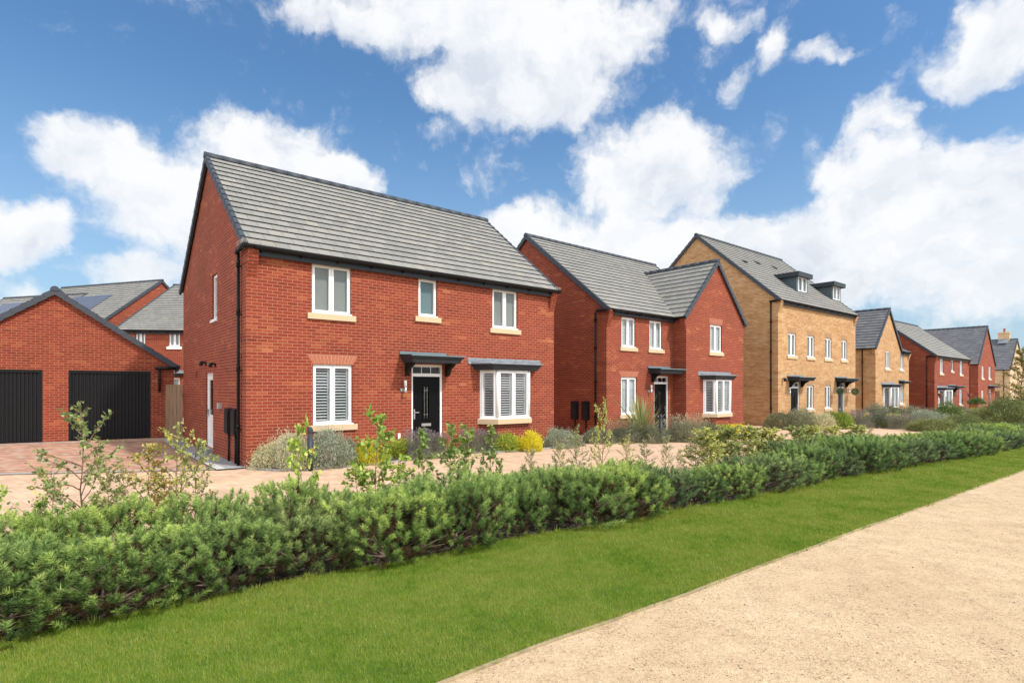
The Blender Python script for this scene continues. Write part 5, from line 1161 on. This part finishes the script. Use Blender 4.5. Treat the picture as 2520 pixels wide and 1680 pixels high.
# ---- young hedge plants behind the pines
def sapling(name, Hh, spread, nb, leaf, wid, mleaf, seed, lobes=False, per=14, droop=.1, up=.75):
    """a thin stem, ascending side twigs, leaves along them; returns (stem mesh, leaf mesh)"""
    g = random.Random(seed); mb = MB(); LC = []; LD = []
    stem = [(0, 0, 0)]
    for k in range(1, 9): stem.append((stem[-1][0]+g.uniform(-.02, .02)*Hh, stem[-1][1]+g.uniform(-.02, .02)*Hh, Hh*k/8))
    mb.tube(stem, .0065*Hh+.002, 5, r1=.0015)
    def leaves(a, b, n):
        a, b = Vector(a), Vector(b)
        for i in range(n):
            t = (i+g.random())/n; p = a.lerp(b, t); d = (b-a).normalized(); o = Vector((g.uniform(-1, 1), g.uniform(-1, 1), g.uniform(-.5, .6)-droop)).normalized(); LC.append(tuple(p)); LD.append(tuple((d*.35+o).normalized()))
    leaves(stem[5], stem[8], per)
    for i in range(nb):
        t = .10+.85*(i/nb)+g.uniform(-.03, .03); z = t*Hh; k = min(7, int(t*8)); base = Vector(stem[k]).lerp(Vector(stem[k+1]), t*8-k)
        w = i*2.4+g.uniform(-.5, .5); L = spread*(1.05-.75*t)*g.uniform(.6, 1.15); pts = [tuple(base)]; e = up*g.uniform(.4, 1.2); cur = base
        for s_ in range(4):
            cur = cur+Vector((math.cos(w)*math.cos(e), math.sin(w)*math.cos(e), math.sin(e)))*L/4; pts.append(tuple(cur)); w += g.uniform(-.3, .3); e += g.uniform(-.25, .25)
        mb.tube(pts, .0035*Hh+.001, 4, r1=.0012); leaves(pts[1], pts[2], per//3); leaves(pts[2], pts[3], per//3+1); leaves(pts[3], pts[4], per//3+2)
        for _ in range(2):
            q = Vector(pts[2+_]); ww = w+g.choice((-1, 1))*g.uniform(.5, 1.1); e2 = q+Vector((math.cos(ww), math.sin(ww), g.uniform(.1, .9)))*L*.33; mb.tube([tuple(q), tuple(e2)], .002, 3, r1=.001); leaves(q, e2, per//3)
    sm = bpy.data.meshes.new('stem'); sm.from_pydata(mb.v, [], mb.f); sm.materials.append(M['twig']); sm.polygons.foreach_set('use_smooth', mb.smooth)
    gg = np.random.default_rng(seed); C = np.array(LC); D = unit(np.array(LD)); n = len(C); fd = unit(gg.normal(size=(n, 3))+np.array([0, 0, 1.3])); s = unit(np.cross(D, fd)); up_ = unit(np.cross(s, D))
    ln = leaf*gg.uniform(.6, 1.2, n); w_ = wid*gg.uniform(.7, 1.2, n)
    if lobes: prof = [(0, 0), (.12, .33), (.36, .5), (.40, .26), (.66, .36), (.74, .14), (1, 0)]
    else: prof = [(0, 0), (.18, .34), (.45, .5), (.75, .34), (1, 0)]
    left = [(x, -y) for x, y in prof[1:-1]][::-1]; k = len(prof)+len(left); V = np.empty((n*k, 3))
    for j, (x, y) in enumerate(prof+left): V[j::k] = C+D*(ln*x+.008)[:, None]+s*(w_*y)[:, None]+up_*(-abs(y)*w_*.25+ -.12*x*x*ln)[:, None]
    T = np.arange(n*k).reshape(-1, k); lm = npmesh('leaves', V, T, np.clip(gg.random(n), 0, 1), mleaf)
    return sm, lm
SP = {'maple': [sapling('m', 1, .52, 26, .034, .030, M['maple'], 11+i, True, 17, up=.80) for i in range(3)], 'gold': [sapling('m', 1, .5, 26, .034, .030, M['gold'], 15, True, 18, up=.9)],
      'hazel': [sapling('h', 1, .50, 18, .060, .052, M['hazel'], 21+i, False, 13, .15, up=.68) for i in range(3)], 'dogwood': [sapling('d', 1, .38, 13, .075, .04, M['dogwood'], 31+i, False, 13, .35, up=1.1) for i in range(2)],
      'wispy': [sapling('w', 1, .46, 30, .026, .019, M['wispy'], 41+i, False, 30, up=.8) for i in range(3)], 'leafy': [sapling('w', 1, .55, 36, .042, .032, M['leafy'], 51+i, False, 36, up=.8) for i in range(3)]}
spn = {'maple': ('young_field_maple', 'sapling with small lobed green leaves'), 'gold': ('young_field_maple', 'sapling with leaves turning gold'), 'hazel': ('young_hazel', 'sapling with broad bright green leaves'), 'dogwood': ('young_dogwood', 'upright sapling with drooping pointed leaves'),
       'wispy': ('young_hawthorn', 'wispy pale sapling with tiny leaves'), 'leafy': ('young_hawthorn', 'bushy yellow-green young hawthorn')}
def behind_hedge(px, off=.15):
    best = None
    for d in np.arange(-4, 45, .02):
        x, y = xy(d, float(hfn(d))+BACK-.25+off)
        if y > .5 and CX+F*x/y >= px: best = (x, y); break
    return best
def young(kind, px, yt, where, w=1, off=0, rot=None):
    x, y = behind_hedge(px, off); z = gz(x, y); h = 1.8-z-(yt-YH)*y/F; sm, lm = SP[kind][random.randrange(len(SP[kind]))]
    nm, ds = spn[kind]; r_ = empty(nm, (x, y, z), random.uniform(0, 6.28) if rot is None else rot, f'{ds} {where}', 'sapling', 'young hedge plants behind the pines'); r_.scale = (h*w*.85, h*w*.85, h)
    link('stem', sm, parent=r_); link('leaves', lm, parent=r_)
for t in [('maple', 205, 1008, 'rising tallest before the garage door', .95), ('maple', 130, 1150, 'left of the tallest sapling', .9, .25), ('maple', 262, 1130, 'right of the tallest sapling', .9), ('gold', 362, 1095, 'before the brick between garage and house', 1.0), ('maple', 440, 1055, 'before the timber fence', .9), ('maple', 478, 1078, 'before the white side door', .9, .2), ('hazel', 95, 1235, 'low at the left, tucked behind the pines', 1.0), ('hazel', -12, 1215, 'cut by the left edge', .9),
          ('gold', 400, 1170, 'low, beside the golden one', 1.1, .2), ('maple', 310, 1160, 'between the tall and golden saplings', 1.0, .1),
          ('hazel', 736, 1045, 'standing over the black bollard', .62), ('hazel', 928, 1020, 'left of the black front door', .85), ('hazel', 880, 1140, 'low, left of the taller broad-leaved one', 1.2, .15), ('hazel', 985, 1120, 'below the front door', 1.2), ('hazel', 650, 1195, 'short, rust tinged, left of the bollard', 1.2), ('dogwood', 1050, 1060, 'right of the black front door', 1.0), ('dogwood', 1115, 1040, 'between door and bay', 1.0), ('dogwood', 1150, 1042, 'before the left of the bay', .9, .12), ('dogwood', 1198, 1052, 'before the bay corner', .8), ('dogwood', 1225, 1130, 'short, before the bay', .8),
          ('wispy', 1310, 1105, 'before the right end of the nearest house', .8), ('wispy', 1372, 1090, 'below the gap between the first two houses', 1.0), ('dogwood', 1290, 1140, 'small, beside the pale grass', .7), ('wispy', 1420, 1055, 'before the twin meter boxes of the second house', .9), ('maple', 1482, 992, 'before the second house corner', .62), ('wispy', 1545, 1075, 'before the flax', 1.0), ('wispy', 1585, 1085, 'below the flax', 1.1, .15), ('wispy', 1638, 1075, 'before the second front door', .8), ('wispy', 1670, 1105, 'short, right of the far bollard', .8)]: young(*t)
ps = [1712, 1735, 1760, 1790, 1815, 1842, 1870, 1896, 1925, 1950, 1978, 2005, 2030, 2055, 2080, 2110, 2140]; wh = ['before the bay of the second house', 'right of that bay', 'under the second house corner', 'left of the gap before the dormered pair', 'in the gap before the dormered pair', 'before the buff side wall', 'left of the buff downpipe', 'before the buff downpipe', 'before the far dark door', 'right of the far dark door', 'before the far twin windows', 'below the small flax', 'between the two small flaxes', 'right of both small flaxes', 'before the far grey door', 'right of the far grey door', 'last before the hedge hides them']
for i, (p, w_) in enumerate(zip(ps, wh)): young('leafy' if i % 4 else 'wispy', p, [1062, 1054, 1066, 1050, 1058, 1048][i % 6]+(0 if i < 12 else -4), w_, 1.5, random.uniform(0, .4))
# topiary, hanging balls, baskets, bollards, far tree
def ball(R0, n, m, seed, ln=.03): 
    me = dome('foliage', R0, R0, n, ln, ln*.6, m, seed, .1, 8); me2 = me.copy(); 
    for v in me2.vertices: v.co.z *= -1
    return merge('foliage', me, me2, m)
def wpt(h_, s_, t_): sn, cs = math.sin(R(h_[2])), math.cos(R(h_[2])); return (h_[0]+s_*sn-t_*cs, h_[1]+s_*cs+t_*sn)
class HH: pass
hx = HH(); hx.X, hx.Z, hx.yaw, hx.g = h3[0], h3[1], R(h3[2]), -.29
bl = ball(.24, 1500, M['topiary'], 5)
for (px, py, w_) in ((2068, 962, 'pale green hanging topiary ball before the grey door'), (2105, 963, 'pale green hanging topiary ball right of the grey door')):
    s_ = House.s_at(hx, px, -.45); x, y = wpt(h3, s_, -.45); z = 1.8-(py-YH)*y/F; r_ = empty('topiary_ball', (x, y, z), 0, w_, 'topiary', 'hanging topiary balls'); link('foliage', bl, parent=r_)
    m = MB(); m.tube([(0, 0, .2), (0, 0, .62)], .008, 4); m.build('chain', M['black'], r_, autouv=False)
hx.X, hx.Z, hx.yaw, hx.g = h5[0], h5[1], R(h5[2]), -.57
for (px, w_) in ((2060+995/3.92, 'rust coloured hanging cone basket before the bay of the far red house'), (2060+1280/3.92, 'rust coloured hanging cone basket at the right corner of the far red house')):
    s_ = House.s_at(hx, px, -.5); x, y = wpt(h5, s_, -.5); z = 1.8-(973-YH)*y/F; r_ = empty('hanging_basket', (x, y, z), 0, w_, 'basket', 'cone hanging baskets')
    m = MB(); m.lathe([(.0, -.42), (.03, -.38), (.20, .0), (.19, .02), (.0, .02)], (0, 0, .15), 12); m.build('cone', M['wicker'], r_, autouv=False); m = MB(); m.tube([(0, 0, .17), (0, 0, 1.0)], .008, 4); m.tube([(0, 0, 1.0), (-.39, .31, 1.0)], .01, 4); m.build('bracket', M['black'], r_, autouv=False)
X, Y = at_px(2405, 1024); r_ = empty('standard_topiary', (X, Y, gz(X, Y)), 0, 'mushroom-headed standard shrub on a bare stem before the far red gable', 'topiary')
fo = dome('foliage', .75, .55, 6000, .05, .03, M['green'], 77, .1, 10); link('foliage', fo, (0, 0, 1.05), parent=r_); m = MB(); m.tube([(0, 0, 0), (.02, 0, .6), (0, 0, 1.15)], .035, 6); m.build('trunk', M['twig'], r_, autouv=False)
for (x, yb, yt, w_) in ((763, 1158, 1049, 'dark grey dome-topped bollard light in the bed of the nearest house'), (1626, 1090, 1018, 'dark grey dome-topped bollard light before the second front door')):
    X, Y = at_px(x, yb); h = (yb-yt)*Y/F; r_ = empty('bollard_light', (X, Y, gz(X, Y)), 0, w_, 'bollard', 'bollard lights'); m = MB(); m.lathe([(.0, 0), (.062, 0), (.062, h-.24), (.055, h-.24)], (0, 0, 0), 18); m.build('post', M['fascia'], r_, autouv=False)
    m = MB(); m.lathe([(.05, 0), (.05, .10)], (0, 0, h-.24), 18); m.build('lens', M['verge'], r_, autouv=False)
    m = MB(); [m.box(-.054+.0, .054, -.004, .004, h-.24, h-.14), m.lathe([(.062, 0), (.064, .05), (.05, .1), (.025, .13), (0, .138)], (0, 0, h-.14), 18)]; m.build('cap', M['fascia'], r_, autouv=False)
sm, lm = sapling('t', 1, .42, 40, .022, .018, M['autumn'], 66, False, 44, up=.9)
X, Y = 1262/F*30.0, 30.0; r_ = empty('young_tree', (X, Y, gz(X, Y)), 0, 'slim russet-leaved young tree cut by the right edge of the photo', 'tree'); r_.scale = (4.0, 4.0, 4.4)
link('trunk', sm, parent=r_); link('crown', lm, parent=r_)
# pale arching grass over the hedge
gs = straps('stems', 5, (.9, 1.2), .006, M['straw'], 19, droop=2.2)
x, y = behind_hedge(1232, -.1); link('tall_grass', gs, (x, y, gz(x, y)), 2.2, (1, 1, 1.0), label='few pale grass stems arching over the hedge below the bay', cat='grass')

# ------------------------------------------------------------------ lawn blades and gravel stones (stuff)
def grass():
    g = np.random.default_rng(3); Ds = []; Ps = []; Ss = []; Hs = []
    for (d0, d1, dens, wd, hh) in ((-1.5, 4, 17000, .0030, .034), (4, 7, 12000, .0042, .036), (7, 12, 6500, .0065, .038), (12, 20, 3200, .010, .042), (20, 34, 1200, .018, .05)):
        area = (d1-d0)*2.6; n = int(area*dens); d = g.uniform(d0, d1, n); e = efn(d); h = hfn(d)+.03
        p = e+(h-e)*g.random(n); keep = p < h
        x = d*AX[0]+p*NX[0]; y = d*AX[1]+p*NX[1]; keep &= (y > 1.8) & (np.abs(x/y) < 1.05)
        Ds.append(d[keep]); Ps.append(p[keep]); k = keep.sum(); Ss.append(np.full(k, wd)); Hs.append(np.full(k, hh))
        # ragged edge against the hedge bed
        n2 = int((d1-d0)*dens*.035); d2 = g.uniform(d0, d1, n2); p2 = hfn(d2)+g.normal(scale=.025, size=n2)
        Ds.append(d2); Ps.append(p2); Ss.append(np.full(n2, wd*1.1)); Hs.append(np.where(g.random(n2) < .12, hh*2.4, hh*1.35))
        n3 = int((d1-d0)*dens*.03); d3 = g.uniform(d0, d1, n3); p3 = efn(d3)+g.normal(scale=.02, size=n3)*(.6+.8*np.sin(d3*1.7+np.sin(d3*4.3))**2)+.004
        Ds.append(d3); Ps.append(p3); Ss.append(np.full(n3, wd*1.1)); Hs.append(np.full(n3, hh*1.15))
    d, p, w, h = map(np.concatenate, (Ds, Ps, Ss, Hs)); n = len(d)
    x = d*AX[0]+p*NX[0]; y = d*AX[1]+p*NX[1]; z = np.array([gz(a, b) for a, b in zip(x, y)])+.008
    an = g.uniform(0, 6.28, n); le = g.uniform(.05, .75, n); ln = h*g.uniform(.6, 1.25, n)
    V = np.empty((n*3, 3)); sx, sy = np.cos(an)*w*.5, np.sin(an)*w*.5; aa = an+g.uniform(-1.2, 1.2, n)+1.57
    V[0::3] = np.stack([x-sx, y-sy, z], 1); V[1::3] = np.stack([x+sx, y+sy, z], 1); V[2::3] = np.stack([x+np.cos(aa)*ln*np.sin(le), y+np.sin(aa)*ln*np.sin(le), z+ln*np.cos(le)], 1)
    me = npmesh('grass', V, np.arange(n*3).reshape(-1, 3), g.random(n), M['blade']); link('grass', me, kind='stuff'); print('blades', n)
grass()
def tufts():
    g = np.random.default_rng(12); V = []; T = []; tn = []; k = 0
    for _ in range(150):
        near = g.random() < .72; d = g.uniform(-1, 16) if near else g.uniform(0, 14); p = float(hfn(d))+g.normal()*.03+.02 if near else float(efn(d))+g.uniform(.0, .05)
        x, y = xy(d, p); z = gz(x, y)
        if y < 2: continue
        n = g.integers(8, 20); hh = g.uniform(.05, .12) if near else g.uniform(.03, .06); wd = .003+.0006*y
        for _b in range(n):
            a = g.uniform(0, 6.28); le = g.uniform(.1, .9); L = hh*g.uniform(.6, 1.2); dx, dy = math.cos(a), math.sin(a); bx, by = x+g.normal()*.02, y+g.normal()*.02
            V += [(bx-dy*wd, by+dx*wd, z), (bx+dy*wd, by-dx*wd, z), (bx+dx*L*math.sin(le), by+dy*L*math.sin(le), z+L*math.cos(le))]; T.append((k, k+1, k+2)); k += 3; tn.append(g.random())
    link('rough_grass', npmesh('rough_grass', V, T, tn, M['blade']), kind='stuff')
tufts()
def litter():
    g = np.random.default_rng(21); n = 260; d = g.uniform(-6, 22, n); p = hfn(d)+BACK+.1+g.random(n)**1.5*7; x = d*AX[0]+p*NX[0]; y = d*AX[1]+p*NX[1]
    z = np.array([gz(a, b) for a, b in zip(x, y)])+.014; w = g.uniform(0, 6.28, n); V, T = leaf_quads(np.stack([x, y, z], 1), np.stack([np.cos(w), np.sin(w), g.uniform(-.02, .25, n)], 1), np.tile([0, 0, 1.], (n, 1)), g.uniform(.025, .05, n), g.uniform(.018, .035, n))
    link('fallen_leaves', npmesh('fallen_leaves', V, T, g.random(n), M['autumn']), kind='stuff')
litter()
def stones():
    g = np.random.default_rng(4); Vs = []; n = 0
    d = np.concatenate([g.uniform(-1, 5, 30000), g.uniform(5, 12, 14000)]); p = efn(d)-.03-g.random(len(d))**1.2*6.5
    x = d*AX[0]+p*NX[0]; y = d*AX[1]+p*NX[1]; keep = (y > 2.2) & (x/y < 1.05) & (x/y > -.4); x, y = x[keep], y[keep]; n = len(x)
    r = g.uniform(.0022, .0055, n)*np.where(g.random(n) < .04, 1.7, 1); z = np.array([gz(a, b) for a, b in zip(x, y)])
    o = unit(g.normal(size=(n, 3))); a, b = frames(o); C = np.stack([x, y, z+r*.35], 1); V = np.empty((n*6, 3)); k = g.uniform(.6, 1.3, (n, 6))*r[:, None]
    for j, (vv, s_) in enumerate(((o, 1), (o, -1), (a, 1), (a, -1), (b, 1), (b, -1))): V[j::6] = C+vv*s_*k[:, j:j+1]*np.array([1, 1, .6])
    base = np.arange(n)[:, None]*6; T = np.concatenate([base+np.array(t) for t in ((0, 2, 4), (0, 4, 3), (0, 3, 5), (0, 5, 2), (1, 4, 2), (1, 3, 4), (1, 5, 3), (1, 2, 5))]); tn = np.tile(g.random(n), 8)
    link('gravel_stones', npmesh('gravel_stones', V, T, tn, M['stones']), kind='stuff')
stones()
SC.cycles.use_denoising = True
SC.cycles.max_bounces = 4; SC.cycles.diffuse_bounces = 3; SC.cycles.glossy_bounces = 2; SC.cycles.transmission_bounces = 3; SC.cycles.transparent_max_bounces = 6; SC.cycles.caustics_reflective = False; SC.cycles.caustics_refractive = False
